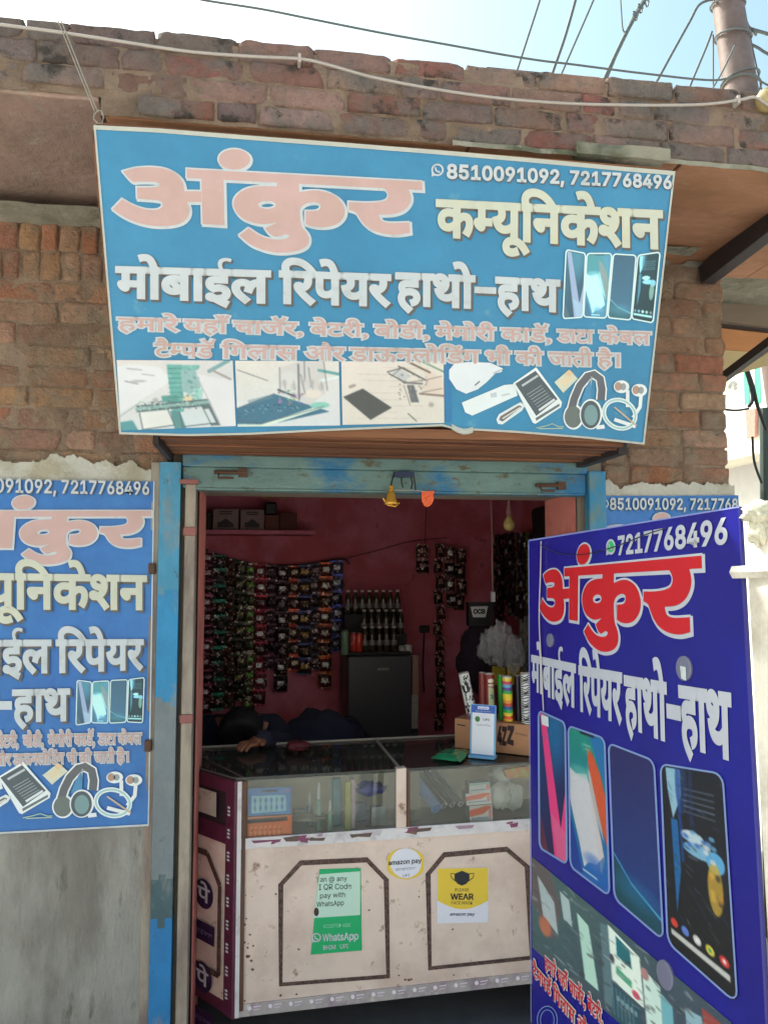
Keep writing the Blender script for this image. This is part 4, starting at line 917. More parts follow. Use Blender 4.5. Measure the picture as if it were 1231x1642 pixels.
M_glass = bpy.data.materials.new('counter_glass'); M_glass.use_nodes = True
_n = M_glass.node_tree; _n.nodes.clear(); _o = _n.nodes.new('ShaderNodeOutputMaterial'); _t = _n.nodes.new('ShaderNodeBsdfTransparent'); _t.inputs[0].default_value = (.95,.97,.955,1)
_g = _n.nodes.new('ShaderNodeBsdfGlossy'); _g.inputs['Roughness'].default_value = .03; _f = _n.nodes.new('ShaderNodeFresnel'); _f.inputs[0].default_value = 1.5
_m = _n.nodes.new('ShaderNodeMixShader'); _n.links.new(_f.outputs[0], _m.inputs[0]); _n.links.new(_t.outputs[0], _m.inputs[1]); _n.links.new(_g.outputs[0], _m.inputs[2]); _d0 = _n.nodes.new('ShaderNodeBsdfDiffuse'); _d0.inputs[0].default_value = (.34,.36,.33,1); _m0 = _n.nodes.new('ShaderNodeMixShader')      # dust film
_nz = _n.nodes.new('ShaderNodeTexNoise'); _nz.inputs['Scale'].default_value = 9; _nz.inputs['Detail'].default_value = 8; _mr = _n.nodes.new('ShaderNodeMapRange'); _mr.inputs[1].default_value=.3; _mr.inputs[2].default_value=.75; _mr.inputs[3].default_value=.02; _mr.inputs[4].default_value=.14
_tc = _n.nodes.new('ShaderNodeTexCoord'); _n.links.new(_tc.outputs['Object'], _nz.inputs['Vector']); _n.links.new(_nz.outputs[0], _mr.inputs[0]); _n.links.new(_mr.outputs[0], _m0.inputs[0]); _n.links.new(_m.outputs[0], _m0.inputs[1]); _n.links.new(_d0.outputs[0], _m0.inputs[2]); _n.links.new(_m0.outputs[0], _o.inputs[0])
sdir = Vector((math.sin(math.radians(-39)), math.cos(math.radians(-39)), 0))      # chamfered left end runs back-left
DEP = .50
cfr = lambda x,y: CP.hit(x,y)
bl_, br_ = cfr(373,1632), cfr(900,1573); tl_, tr_ = cfr(386,1356), cfr(900,1321); gl_, gr_ = cfr(387,1253), cfr(900,1221)
zb, zm_, zt = bl_.z, (tl_.z+tr_.z)/2, (gl_.z+gr_.z)/2
cB = Vector((-cU.y, cU.x, 0))                     # back direction
eR_ = br_ + cU*.35
def lv(p, z): return Vector((p.x,p.y,z))
eL2 = sdir*.42
slope = (br_.z-bl_.z)/((br_-bl_).length)
zsl = lambda p, z: lv(p, z + slope*(p-bl_).dot(cU))
def prism(mb, P, z0, z1):
    n = len(P); A = [zsl(p,z0) for p in P]; T = [zsl(p,z1) for p in P]
    mb.add(A+T, [tuple(range(n-1,-1,-1)), tuple(range(n,2*n))]+[(i,(i+1)%n,(i+1)%n+n,i+n) for i in range(n)])
zb0, zm0, zt0 = bl_.z, tl_.z-.0, gl_.z
FL, FR = lv(bl_,0), lv(eR_,0); BLk = FL+eL2+Vector((.0,.0,0)); BL2 = FL+sdir*.42+cU*.05+cB*.12; BR2 = FR+cB*DEP
foot = [FL, FR, BR2, BL2+cB*.05, BLk]
b = MB(); prism(b, foot, zb0, zm0-.004); b.build('counter_body', M_lam, CT, bevel=.003)
# front lower trim and shelf edge
def frq(mb, pts, h0, h1):
    P = [CP.at(x,y,h0) for x,y in pts]; Q_ = [CP.at(x,y,h1) for x,y in pts]; mb.slab(P, Q_[0]-P[0])
b = MB(); frq(b, [(386,1345),(900,1309),(900,1327),(386,1362)], -.001, .006)
o = b.build('shelf_edge', M_paper, CT, label='front ledge covered in torn white tape')
rr = random.Random(9)
for i in range(26):
    b = MB()
    x = 392+rr.random()*440; y = 1345-(x-386)*.07+rr.uniform(0,8); L = rr.uniform(6,34); c = rr.choice(((120,60,90),(150,120,140),(90,70,66),(176,168,176),(206,196,200),(110,80,70)))
    flat(b, CP, [(x,y),(x+L,y-L*.07+rr.uniform(-2,1)),(x+L*.9,y+rr.uniform(2,6)),(x+L*.2,y+rr.uniform(2,7))], .0066+i*.0001, c); b.build('tape_tatter', M_pic, CT)
b = MB(); frq(b, [(373,1612),(900,1553),(900,1571),(373,1632)], -.001, .005); b.build('bottom_trim', mat('worn_mauve_trim', (168,158,158), .55, g=1.05, var=.2, vs_=14, c2=(132,108,126), c2s=5, c2t=.58, c3=(196,186,180), c3s=12, c3t=.6), CT)
b = MB(); rr = random.Random(4)
for i in range(15):
    x = 400+i*33; y = 1619-(x-373)*.112; flat(b, CP, ell(x,y,3.2,3.6,10), .0066, (216,206,216)); line(b, CP, [(x+6,y-2),(x+18,y-4)], 2, .0066, (206,190,206)); line(b, CP, [(x+6,y+2.5),(x+16,y+1)], 1.8, .0066, (196,180,196))
b.build('trim_pattern', M_pic, CT)
# octagonal taped panels
def octo(pts, wd, name):
    b = MB(); line(b, CP, pts, wd, .0016, closed=True); b.build(name, M_tape, CT)
octo([(482,1384),(588,1379),(619,1411),(622,1566),(450,1579),(450,1419)],8.5,'panel_tape')
octo([(712,1371),(812,1362),(845,1390),(852,1536),(689,1553),(686,1402)],8.5,'panel_tape')
rr = random.Random(21); M_grime = mat('brown_grime', (112,88,70), .8, var=.3, vs_=30)
for i in range(46):
    if i < 18: x, y, r_ = 388+rr.random()**2*18, 1470+rr.random()*95, rr.uniform(.8,2.6)
    elif i < 30: x = 380+rr.random()*460; y = 1612-(x-373)*.118-rr.random()*10; r_ = rr.uniform(.7,2.2)
    else: x, y, r_ = rr.uniform(390,840), rr.uniform(1365,1600), rr.uniform(.5,1.6)
    if y > 1608-(x-373)*.118: continue
    b = MB(); b.add([CP.at(x+r_*(1+.5*rr.random())*math.cos(2*PI*k/9), y+r_*(.7+.6*rr.random())*math.sin(2*PI*k/9), .0009) for k in range(9)], [tuple(range(9))]); b.build('scuff_mark', M_grime, CT)
# corner post in maroon tape
SPn = Plane(FL, (Vector((0,0,1)).cross(sdir)), sdir)
if SPn.N.dot(C0-FL) < 0: SPn.N *= -1
b = MB(); prism(b, [FL+Vector((-.004,-.006,0)), FL+cU*.028-cB*.004, FL+cU*.03+cB*.02, FL+sdir*.05+cU*.02, FL+sdir*.045-cU*.006], zb0-.004, zt0+.002); b.build('corner_post', M_mar, CT, bevel=.002)
b = MB(); 
P_ = [FL+cU*.006-cB*.006, FL+cU*.020-cB*.006]; b.slab([zsl(P_[0],zb0),zsl(P_[1],zb0),zsl(P_[1],zt0),zsl(P_[0],zt0)], -cB*.002); b.build('post_edge_strip', M_paper, CT)
b = MB(); P_ = [FL+cU*.021-cB*.005, FL+cU*.034-cB*.005]; b.slab([zsl(P_[0],zb0+.02),zsl(P_[1],zb0+.02),zsl(P_[1],zt0),zsl(P_[0],zt0)], -cB*.003); b.build('post_edge_strip', M_brown, CT)
b = MB()
for i in range(int((zt0-zb0-.08)/.075)):
    z = zb0+.05+i*.075; p = FL+sdir*.022+SPn.N*.0065; q = p+sdir*.006
    for k in range(3): b.add([lv(p,z+k*.012),lv(p+sdir*.014,z+k*.012),lv(p+sdir*.014,z+k*.012+.007),lv(p,z+k*.012+.007)], [(0,1,2,3)])
b.build('post_pattern', mat('print_white'), CT)
# left end: trims
def side(mb, a0, a1, z0, z1, h=.004, t=.004): 
    A = [SPn.O+sdir*a0, SPn.O+sdir*a1]; N2 = SPn.N
    mb.slab([lv(A[0],z0)+N2*h, lv(A[1],z0)+N2*h, lv(A[1],z1)+N2*h, lv(A[0],z1)+N2*h], -N2*t)
b = MB(); side(b, .04,.42,zb0,zb0+.035); b.build('side_trim', M_mar, CT); b = MB(); side(b,.04,.42,zm0-.005,zm0+.055); b.build('side_trim', M_mar, CT); b = MB(); side(b,.04,.42,zt0-.045,zt0); b.build('side_trim', M_mar, CT)
b = MB(); side(b,.04,.42,zm0+.055,zt0-.045,.001,.004); b.build('side_panel', mat('dark_side_board', (40,34,44), .3), CT)
sl_ = lambda a,z,h=.006: lv(SPn.O+sdir*a,z)+SPn.N*h
def sline(pts, wd, name, m):
    b = MB(); n = len(pts)
    for i in range(n-1):
        (a0,z0),(a1,z1) = pts[i],pts[i+1]; dx,dz = a1-a0,z1-z0; l = math.hypot(dx,dz); nx,nz = -dz/l*wd/2, dx/l*wd/2
        b.add([sl_(a0+nx,z0+nz),sl_(a1+nx,z1+nz),sl_(a1-nx,z1-nz),sl_(a0-nx,z0-nz)], [(0,1,2,3)])
    b.build(name, m, CT)
sline([(.40,zm0-.06),(.15,zm0-.06),(.075,zm0-.15),(.075,zb0+.11),(.40,zb0+.11)], .02, 'panel_tape', M_tape)
# stickers on the left end
def side_quad(name, a0,a1,z0,z1,m,h=.007):
    b = MB(); b.add([sl_(a0,z0,h),sl_(a1,z0,h),sl_(a1,z1,h),sl_(a0,z1,h)],[(0,1,2,3)]); return b.build(name,m,CT)
zz = zm0; M_purp = mat('deep_violet_print', (44,26,66), .4)
side_quad('notice_paper', .10,.30,zm0+.075,zt0-.055, mat('aged_paper', (190,180,168), .6, var=.1, vs_=20, c2=(120,112,108), c2s=18, c2t=.6))
for (a,z) in ((.165,zz-.20),(.165,zz-.48)):
    b = MB(); n=20; b.add([sl_(a+.055*math.cos(2*PI*i/n), z+.05*math.sin(2*PI*i/n), .0072) for i in range(n)], [tuple(range(n))]); b.build('round_logo', M_purp, CT)
for z in (zz-.33, zz-.62): side_quad('name_strip', .10,.27,z-.03,z+.035, M_purp, .0068)
SPL = Plane(SPn.O, SPn.N, -sdir)
def sideword(s, a0,a1,z0,z1,m,h,bev=.02):
    b = MB(); v,f = glyphs(s,bev); v0,_ = glyphs(s,0); x0,x1 = v0[:,0].min(), v0[:,0].max(); hd = HEADD if ord(s[0])>0x900 else HEADL
    b.add([sl_(a0+(p[0]-x0)/(x1-x0)*(a1-a0), z0+p[1]/hd*(z1-z0), h+p[2]*.01) for p in v], f); b.build('lettering', m, CT)
for z in (zz-.20, zz-.48): sideword('पे', .20,.13,z-.025,z+.02, mat('print_white'), .0085)
for z in (zz-.33, zz-.62): sideword('accepted here', .26,.11,z-.006,z+.012, mat('lilac_print',(150,130,176)), .0085,.0)
# glass case: posts, rails, glass, back
b = MB(); frq(b, [(635,1233),(651,1231),(651,1340),(635,1341)], -.03, .004); b.build('glass_post', M_lam, CT, bevel=.002)
b = MB(); frq(b, [(652,1234),(657,1234),(657,1336),(652,1337)], -.03, .002); b.build('post_edge_strip', M_brown, CT)
b = MB(); frq(b, [(388,1254),(397,1253),(397,1352),(388,1353)], -.02, .003); b.build('glass_post', M_brown, CT)
tz = zt0+.0
def gq(a, bk, z): return zsl(FL+cU*a+cB*bk, z)
Lc = (FR-FL).length
b = MB(); prism(b, [FL, FR, BR2, BL2+cB*.05, BLk], zt0, zt0+.006); b.build('glass_top', M_glass, CT)
b = MB(); b.slab([CP.at(397,1252,-.004),CP.at(635,1238,-.004),CP.at(635,1338,-.004),CP.at(397,1352,-.004)], CP.N*-.004); b.build('front_glass', M_glass, CT)
b = MB(); b.slab([CP.at(657,1237,-.004),CP.at(900,1221,-.004),CP.at(900,1318,-.004),CP.at(657,1335,-.004)], CP.N*-.004); b.build('front_glass', M_glass, CT)
M_alu = mat('dull_aluminium', (120,118,112), .4, metal=.6)
am = (CP.hit(643,1240)-FL).dot(cU)
for (p,q) in ((gq(.0,.0,zt0+.007),gq(Lc,.0,zt0+.007)),(BL2+cB*.05,BR2),(FL,BLk),(FL+cU*am,FL+cU*am+cB*DEP),(FL+cU*.03,BL2+cB*.05)):
    p = lv(p,0) ; q = lv(q,0); b = MB(); P = zsl(p,zt0+.009); Q_ = zsl(q,zt0+.009); wd = .009 if (p-FL).length > am*.8 else .004; b.tube([P,Q_], wd*.7, 4); b.build('top_rail', M_alu if wd < .006 else mat('pale_rail',(150,140,130),.5), CT)
b = MB(); prism(b, [FL+cU*.02+cB*.02, FR+cB*.02, FR+cB*.03+cU*.001, FL+cU*.02+cB*.03], zm0-.002, zm0+.0); 
prism(b, [FL+cU*.03+cB*.30, FR+cB*.30, FR+cB*.31, FL+cU*.03+cB*.31], zm0, zt0-.02)
b.build('case_back', mat('case_back_board', (214,206,186), .7, var=.12, vs_=6), CT)

# ---- stickers on the front
S_ = lambda n,pts,m,h=.0028: (lambda b: (b.slab([CP.at(x,y,h) for x,y in pts], -CP.N*.0012), b.build(n,m,CT))[1])(MB())
GRN = mat('sticker_green', (22,160,100), .4, g=1.1); PGR = mat('sticker_pale_green', (186,214,200), .45, g=1.05)
st = S_('payment_sticker', [(512,1394),(578,1392),(580,1524),(498,1531)], GRN)
S_('sticker_panel', [(512,1402),(577,1397),(577,1467),(502,1472)], PGR, .0034)
def cput(s, q, m, bev=.004, name='lettering', h=.0040): b = MB(); put(b, CP, s, q, h, bev, th=.0004); b.build(name, m, CT)
DKG = mat('dark_green_ink', (28,52,50), .5); WHT = mat('print_white')
cput('an @ any', Q(513,556,1406,1404,1414,1412), DKG); cput('I QR Code', Q(511,563,1418,1416,1427,1425), DKG); cput('pay with', Q(513,553,1432,1430,1440,1438), DKG); cput('WhatsApp', Q(507,551,1446,1443,1454,1451), DKG)
cput('WhatsApp', Q(517,574,1498,1494,1509,1506), WHT, .02); cput('ACCEPTED HERE', Q(518,562,1482,1480,1488,1486), mat('mint_ink',(150,214,180)), .0); cput('BHIM   UPI', Q(518,558,1516,1513,1523,1520), WHT, .01)
chat_icon(CP, 507, 1503, 7.5, CT, .0044)
b = MB(); flat(b, CP, ell(507,1462,4,7,12), .0040, (60,40,36)); b.build('portrait_print', M_pic, CT)
YEL = mat('sticker_yellow', (222,188,60), .45, g=1.05); PALE = mat('sticker_white', (214,212,226), .45, g=1.05)
rd = [(621,1362),(677,1357),(680,1404),(624,1408)]
b = MB(); b.slab([CP.at(x,y,.0026) for x,y in [(650+29*max(-1,min(1,1.12*math.cos(t))), 1385+29*math.sin(t)*(.86)) for t in [2*PI*i/28 for i in range(28)]]], -CP.N*.001); b.build('round_sticker', YEL, CT)
b = MB(); b.slab([CP.at(x,y,.0034) for x,y in ell(650,1384,25,24,24)], -CP.N*.001); b.build('sticker_panel', PALE, CT)
cput('amazon pay', Q(622.5,675,1380,1376,1387,1383), mat('ink_black',(34,34,44),.5), .02); cput('accepted here', Q(634,666,1391,1389,1396,1394), mat('ink_grey',(96,92,110)), .0); cput('UPI', Q(645,656,1402,1401,1406,1405), mat('ink_grey'), .0)
S_('mask_sticker', [(700,1392),(783,1391),(782,1479),(700,1481)], PALE)
b = MB(); P = [(701,1392.5),(782,1391.5)]+[(782-81*i/12, 1444+14*math.sin(PI*i/12)) for i in range(13)]; b.slab([CP.at(x,y,.0034) for x,y in P], -CP.N*.001); b.build('sticker_panel', YEL, CT)
BLK = mat('ink_black')
b = MB(); flat(b, CP, [(728,1401),(740,1396),(752,1401),(752,1411),(747,1417),(740,1420),(733,1417),(728,1411)], .0042); line(b, CP, [(728,1401),(722,1400),(723,1407),(730,1413)], 1.4, .0042); line(b, CP, [(752,1401),(759,1400),(758,1407),(750,1413)], 1.4, .0042); b.build('mask_symbol', BLK, CT)
cput('PLEASE', Q(729,751,1424,1424,1429,1429), BLK, .0); cput('WEAR', Q(722,758,1433,1433,1442,1442), BLK, .03); cput('FACE MASK', Q(723,757,1445,1445,1450,1450), BLK, .0); cput('amazon pay', Q(721,760,1463,1463,1468,1468), mat('ink_navy',(40,50,96)), .01)
cput('SCAN ANY QR CODE TO PAY', Q(520,568,1475,1473,1478,1476), mat('mint_ink'), .0) if False else None

opposite()

# ================================================================== THINGS IN THE SHOP
def copy_tree(src, loc=None, parent=None):
    c = src.copy(); COL.objects.link(c)
    if parent is not None: c.parent = parent
    if loc is not None: c.location = loc
    LOCS[c] = LOCS.get(src, Vector((0,0,0)))
    for ch in list(src.children): copy_tree(ch, None, c)
    return c
def single(name, label, cat, mb, m, group=None, **k):
    o = mb.build(name, m, **k); return tag(o, label, cat, group)
def colm(name, c, **k): return mat(name, c, **k)
# ---- sachets in hanging strips
def sachet_mesh(w_, h_, base, band, blob, seed):
    me_b = MB(); nu, nv = 8, 10; rr = random.Random(seed); P = []
    for j in range(nv+1):
        for i in range(nu+1):
            a, b_ = i/nu, j/nv; bul = max(0, math.sin(PI*a))**.6*max(0, math.sin(PI*min(1,max(0,(b_-.1)/.8))))**.6
            P.append(Vector(((a-.5)*w_*(1-.06*math.sin(PI*b_)), -.004-.022*bul-rr.uniform(0,.003), -b_*h_)))
    n0 = nu+1
    for j in range(nv):
        for i in range(nu):
            a, b_ = (i+.5)/nu, (j+.5)/nv
            c = band if (b_ < .14 or b_ > .86) else (blob if (abs(a-.5) < .26 and abs(b_-.45) < .14) else base)
            k = rr.choice((.45,.7,.9,1.1,1.5)); c = c if rr.random() > .1 else (150,130,126); me_b.cc = (*[min(.9,x*k) for x in lin(c,1.9)[:3]],1)  # random tone jumps per face paint in the foil's glitter
            q = j*n0+i; me_b.add([P[q],P[q+n0],P[q+n0+1],P[q+1]], [(0,1,2,3)])
    me_b.cc = (.05,.04,.04,1); me_b.add([(-w_/2,0,0),(w_/2,0,0),(w_/2,0,-h_),(-w_/2,0,-h_)], [(0,1,2,3)])
    return me_b
YB = BACK-.10
def strip_of(xp, y0, y1, pitch, wpx, cols, label, group, Y=YB, seed=0, hf=.98):
    p0 = PY(xp,y0,Y); sc = (PY(xp+10,y0,Y)-p0).length/10; hz = pitch*sc; n = max(1,int((y1-y0)/pitch))
    t = thing('sachet_strip', label, 'sachet strip', tuple(p0), group)
    protos = []
    rr = random.Random(seed+11)
    for i in range(n):
        dx, dz = rr.uniform(-.006,.006), -i*hz
        if i < len(cols):
            b = sachet_mesh(wpx*sc, hz*hf, *cols[i], seed*10+i); b.v = [v+p0+Vector((dx,0,dz)) for v in b.v]
            o = b.build('sachet', M_foil, t, smooth=False); protos.append(o)
        else:
            src = protos[i % len(cols)]; c = src.copy(); COL.objects.link(c); c.parent = t; c.location = (dx, rr.uniform(-.008,.008), -(i-(i%len(cols)))*hz); c.rotation_euler = (rr.uniform(-.08,.08), rr.uniform(-.05,.05), rr.uniform(-.12,.12))
    return t
DK=(26,16,20)
SCOL = [
 (333,884,1150,((70,26,38),(120,60,84),(170,150,160)),'outermost strip at the left, maroon sachets with pale pink crimps'),
 (352,890,1150,((44,48,44),(40,116,100),(60,40,40)),'strip of dark green sachets with bright teal bands'),
 (370,896,1140,((64,40,30),(60,44,26),(40,30,26)),'strip of dull brown sachets beside the teal banded ones'),
 (386,900,1130,((38,38,30),(50,60,40),(96,96,60)),'strip of blackish green sachets with small yellowish marks'),
 (402,903,1150,((74,62,44),(150,146,128),(90,130,60)),'strip of olive sachets with cream crimps'),
 (418,905,1150,((96,34,44),(150,40,60),(200,190,190)),'strip of red sachets with white roundels'),
 (434,906,1095,((58,34,48),(80,40,60),(70,50,60)),'strip of plum coloured sachets, shorter than its neighbours'),
 (452,908,1120,((44,28,36),(60,34,46),(190,180,184)),'strip of dark sachets each with one white letter-like mark'),
 (471,907,1080,((70,40,34),(190,62,40),(150,140,120)),'strip of brown sachets with bright orange red crimps'),
 (489,906,1100,((60,44,44),(56,60,110),(150,120,60)),'strip of grey brown sachets with navy blue crimps'),
 (505,904,1080,((64,48,50),(36,40,70),(110,90,90)),'strip of grey sachets next to the navy banded strip'),
 (521,902,1125,((84,44,36),(190,80,40),(210,190,170)),'strip of rust coloured sachets with orange bands and white marks'),
 (539,899,1045,((60,60,86),(60,70,150),(200,200,206)),'last strip before the bottles, blue and white sachets')]
for k,(xp,ya,yb,c,lb) in enumerate(SCOL):
    alt = [c, (c[0],tuple(int(v*.6) for v in c[1]),c[2]), (tuple(int(v*.8) for v in c[0]),c[1],tuple(int(v*.5) for v in c[2]))]
    strip_of(xp, ya, yb, 25 if k%2 else 24, 21.5, alt, lb, 'sachet strips hung on the back wall', seed=k+1, Y=YB-.012*(k%2))
for k,(xp,ya,yb,w_,c,lb) in enumerate(((677,872,925,20,((70,36,34),(110,70,64),(120,90,90)),'short strip of two brown packets, left of the hanging cluster'),
    (703,872,1165,14,((56,24,28),(90,40,44),(110,80,70)),'long narrow strip of dark maroon packets reaching far down the wall'),
    (720,876,972,17,((66,44,40),(90,60,56),(200,190,180)),'strip of brown packets with bright silver highlights painted on, right of the cluster'),  # pale centre patch colours in the foil highlights
    (738,880,985,16,((50,30,30),(70,40,36),(110,90,80)),'dark brown strip nearest the corner of the room'))):
    strip_of(xp, ya, yb, 24, w_, [c,(tuple(int(v*.7) for v in c[0]),c[1],c[2])], lb, 'packets hung near the corner', seed=40+k, Y=YB)
def cord(name, label, pts, r, m, group=None, Y=None):
    b = MB(); P = [PY(x,y,Y) for x,y in pts] if Y else pts
    # smooth the run a little
    Q_ = []
    for i in range(len(P)-1):
        p0 = P[max(0,i-1)]; p1 = P[i]; p2 = P[i+1]; p3 = P[min(len(P)-1,i+2)]
        for k in range(6):
            t = k/6; Q_.append(.5*((2*p1)+(p2-p0)*t+(2*p0-5*p1+4*p2-p3)*t*t+(3*p1-p0-3*p2+p3)*t**3))
    Q_.append(P[-1]); b.tube(Q_, r, 6); return single(name, label, 'cord' if 'cord' in name or 'string' in name else 'wire', b, m, group, smooth=True)
M_black = mat('black_rubber', (22,20,22), .5)
M_whitecab = mat('grey_white_cable', (176,164,156), .55, g=1.0, var=.08, vs_=20)
cord('hanging_string', 'dark sagging string that carries the sachet strips on the back wall', [(318,874),(345,888),(400,903),(450,907),(500,904),(548,896),(560,905)], .006, M_black, Y=YB+.02)
cord('hanging_string', 'thin dark string sloping up across the bare pink back wall', [(548,897),(600,884),(660,868),(720,862)], .003, M_black, Y=YB+.02)
cord('hanging_string', 'straight dark string hanging from the orange ornament to the packets', [(683,815),(682,845),(681,872)], .003, M_black, Y=YB-.05)
# ---- fridge with bottles
FY = 4.72
fa, fb = PY(558,1052,FY), PY(672,1052,FY); fz = fa.z
fx0, fx1 = fa.x, fb.x; cx = (fx0+fx1)/2
T = thing('small_fridge', 'dark grey single door fridge with bottles standing on top', 'fridge', (cx,FY,FLOOR))
M_fr = mat('dark_fridge_enamel', (66,64,70), .35, var=.06, vs_=3)
b = MB(); b.box((fx0,FY+.045,FLOOR+.05),(fx1,FY+.5,fz)); b.build('fridge_body', M_fr, T, bevel=.01)
b = MB(); b.box((fx0,FY,FLOOR+.08),(fx1-.045,FY+.04,fz-.004)); b.build('fridge_door', M_fr, T, bevel=.008)
b = MB(); b.box((fx1-.043,FY-.004,fz-.36),(fx1-.002,FY+.04,fz-.002)); b.build('door_handle', mat('brown_handle_strip', (150,112,100), .4), T, bevel=.006)
b = MB(); b.box((fx1-.05,FY-.010,fz-.44),(fx1-.012,FY-.003,fz-.24)); b.build('energy_label', mat('pale_label', (150,144,140), .5, var=.3, vs_=60), T)
b = MB(); b.box((cx-.04,FY-.004,fz-.09),(cx+.03,FY-.001,fz-.075)); b.build('badge', M_alu, T)
for sx in (fx0+.05, fx1-.05): b = MB(); b.lathe((sx,FY+.1,FLOOR),[(.02,0),(.02,.05)],8); b.build('foot', M_black, T)
RK = thing('stepped_rack', 'dark three step rack for drink bottles on top of the fridge', 'rack', (cx,FY+.2,fz))
for i,(yy,hh) in enumerate(((FY+.06,.02),(FY+.18,.115),(FY+.30,.235))):
    b = MB(); b.box((fx0+.005,yy-.04,fz+.001),(fx1-.05,yy+.045,fz+hh)); b.build('rack_step', mat('dark_rack', (34,28,30), .7), RK, bevel=.003)
def bottle(name, label, cat, loc, liquid, capc, hgt=.15, r=.021, lab=None, group=None):
    t = thing(name, label, cat, tuple(loc), group); L = Vector(loc)
    b = MB(); b.lathe(L, [(r*.9,0),(r,.006),(r,hgt*.45),(r*.93,hgt*.5),(r,hgt*.55),(r*.98,hgt*.64),(r*.62,hgt*.80),(r*.42,hgt*.88),(r*.42,hgt*.93)], 12)
    b.build('bottle_body', liquid, t, smooth=True)
    b = MB(); b.lathe(L, [(r*.55,hgt*.925),(r*.55,hgt*1.0),(r*.5,hgt*1.005)], 12); b.build('cap', capc, t)
    if lab: b = MB(); b.lathe(L, [(r*1.03,hgt*.24),(r*1.03,hgt*.44)], 12); b.build('bottle_label', lab, t)
    return t
M_liq = mat('amber_bottle_plastic', (66,58,46), .12, coat=.5); M_cap = mat('pale_cap', (216,206,200), .5); M_blab = mat('dim_label', (120,112,110), .5, var=.3, vs_=40)
xs8 = [558+11.2*i for i in range(8)]
pb = None
def rowb(n, x0, dx, yy, z, lbl):
    global pb
    for i in range(n):
        p = PY(x0+dx*i, 1000, yy); loc = Vector((p.x, yy, z))
        if pb is None: pb = o = bottle('drink_bottle', lbl, 'bottle', loc, M_liq, M_cap, lab=M_blab, group='bottles on the fridge')
        else: o = copy_tree(pb, loc)
        o['label'] = lbl; o.rotation_euler = (0,0,i*1.3)
rowb(8, 558, 11.3, FY+.30, fz+.2355, 'amber drink bottle with a pale cap in the top row of the rack')
rowb(6, 584, 11.6, FY+.18, fz+.1155, 'amber drink bottle with a pale cap in the middle row of the rack')
rowb(5, 585, 11.6, FY+.06, fz+.0205, 'amber drink bottle with a pale cap in the front row of the rack')
def can(x, y, yy, z, c, lab, h=.115, r=.024, cat='can', group=None):
    p = PY(x,y,yy); t = thing('drink_can' if cat=='can' else 'small_jar', lab, cat, (p.x,yy,z), group); L = Vector((p.x,yy,z))
    b = MB(); b.lathe(L, [(r*.85,0),(r,.008),(r,h*.9),(r*.85,h*.97)], 14); b.build('can_body' if cat=='can' else 'jar_body', c, t, smooth=True)
    b = MB(); b.lathe(L, [(r*.84,h*.965),(r*.84,h)], 14); b.build('lid', M_alu if cat=='can' else M_cap, t)
M_redcan = mat('red_can_paint', (190,40,40), .3, var=.3, vs_=60, c2=(200,190,190), c2s=40, c2t=.6)
can(567,1040,FY+.055,fz+.0205,M_redcan,'red drink can at the left end of the front row'); can(575,1040,FY+.03,fz+.0205,mat('scarlet_can_paint',(206,60,40),.3,var=.2,vs_=50),'scarlet drink can in front, touching the other red can')
can(553,1030,FY+.055,fz+.001,mat('green_can_paint',(110,140,110),.4,var=.3,vs_=50),'pale green can beside the rack, nearest the sachets',h=.15)
can(645,1045,FY+.06,fz+.001,mat('grey_jar',(150,146,150),.3,var=.3,vs_=60),'small grey jar at the right of the bottles',h=.05,cat='jar'); can(654,1045,FY+.06,fz+.001,mat('white_jar',(190,186,184),.3),'small white jar on the fridge corner',h=.055,cat='jar')
# ---- wall cable
cord('power_cord', 'black cord with a plug hanging on the wall right of the fridge', [(680,1012),(679,1040),(678,1075),(680,1110)], .006, M_black, Y=BACK-.03)
b = MB(); p = PY(680,1010,BACK-.02); b.box((p.x-.035,p.y-.02,p.z-.02),(p.x+.035,p.y+.01,p.z+.03)); single('wall_socket','dark wall socket with a black plug above the fridge corner','socket',b,M_black,bevel=.006)
# ---- shelf goods
def shelf_box(x0,x1,ytop,label,m,pic=None,z=SHZ,yy=BACK-.24,dp=.16,name='carton',cat='box'):
    a, c = PY(x0,852,yy), PY(x1,852,yy); zt_ = PY((x0+x1)/2,ytop,yy).z
    t = thing(name,label,cat,((a.x+c.x)/2,yy,z)); b = MB(); b.box((a.x,yy,z),(c.x,yy+dp,zt_)); b.build('carton_body',m,t,bevel=.003)
    if pic:
        b = MB(); w_ = c.x-a.x; h_ = zt_-z
        b.add([(a.x+w_*q,yy-.002,z+h_*r_) for q,r_ in ((.18,.14),(.8,.14),(.82,.3),(.66,.42),(.5,.56),(.34,.42),(.18,.36))],[tuple(range(7))]); b.build('picture',pic,t)
        for zz_ in (.74,.84): b = MB(); b.add([(a.x+w_*.25,yy-.002,z+h_*zz_),(a.x+w_*.75,yy-.002,z+h_*zz_),(a.x+w_*.75,yy-.002,z+h_*(zz_+.05)),(a.x+w_*.25,yy-.002,z+h_*(zz_+.05))],[(0,1,2,3)]); b.build('print_line',pic,t)
M_cart = mat('grey_pink_carton', (150,124,122), .7, var=.1); M_ink2 = mat('dark_ink', (50,30,34), .6); M_cart2 = mat('brown_carton', (110,64,56), .8, var=.15)
shelf_box(341,382,816,'grey carton with a printed shape, left one on the high shelf',M_cart,M_ink2); shelf_box(385,423,817,'grey carton with a printed shape, right one on the high shelf',M_cart,M_ink2)
shelf_box(425,447,826,'plain brown carton under the black pouch on the high shelf',M_cart2,None); shelf_box(448,476,822,'plain brown carton at the right end of the high shelf',mat('dull_red_carton',(92,46,44),.8),None)
shelf_box(322,338,822,'dark carton at the left end of the high shelf',mat('near_black_carton',(44,30,32),.7),None)
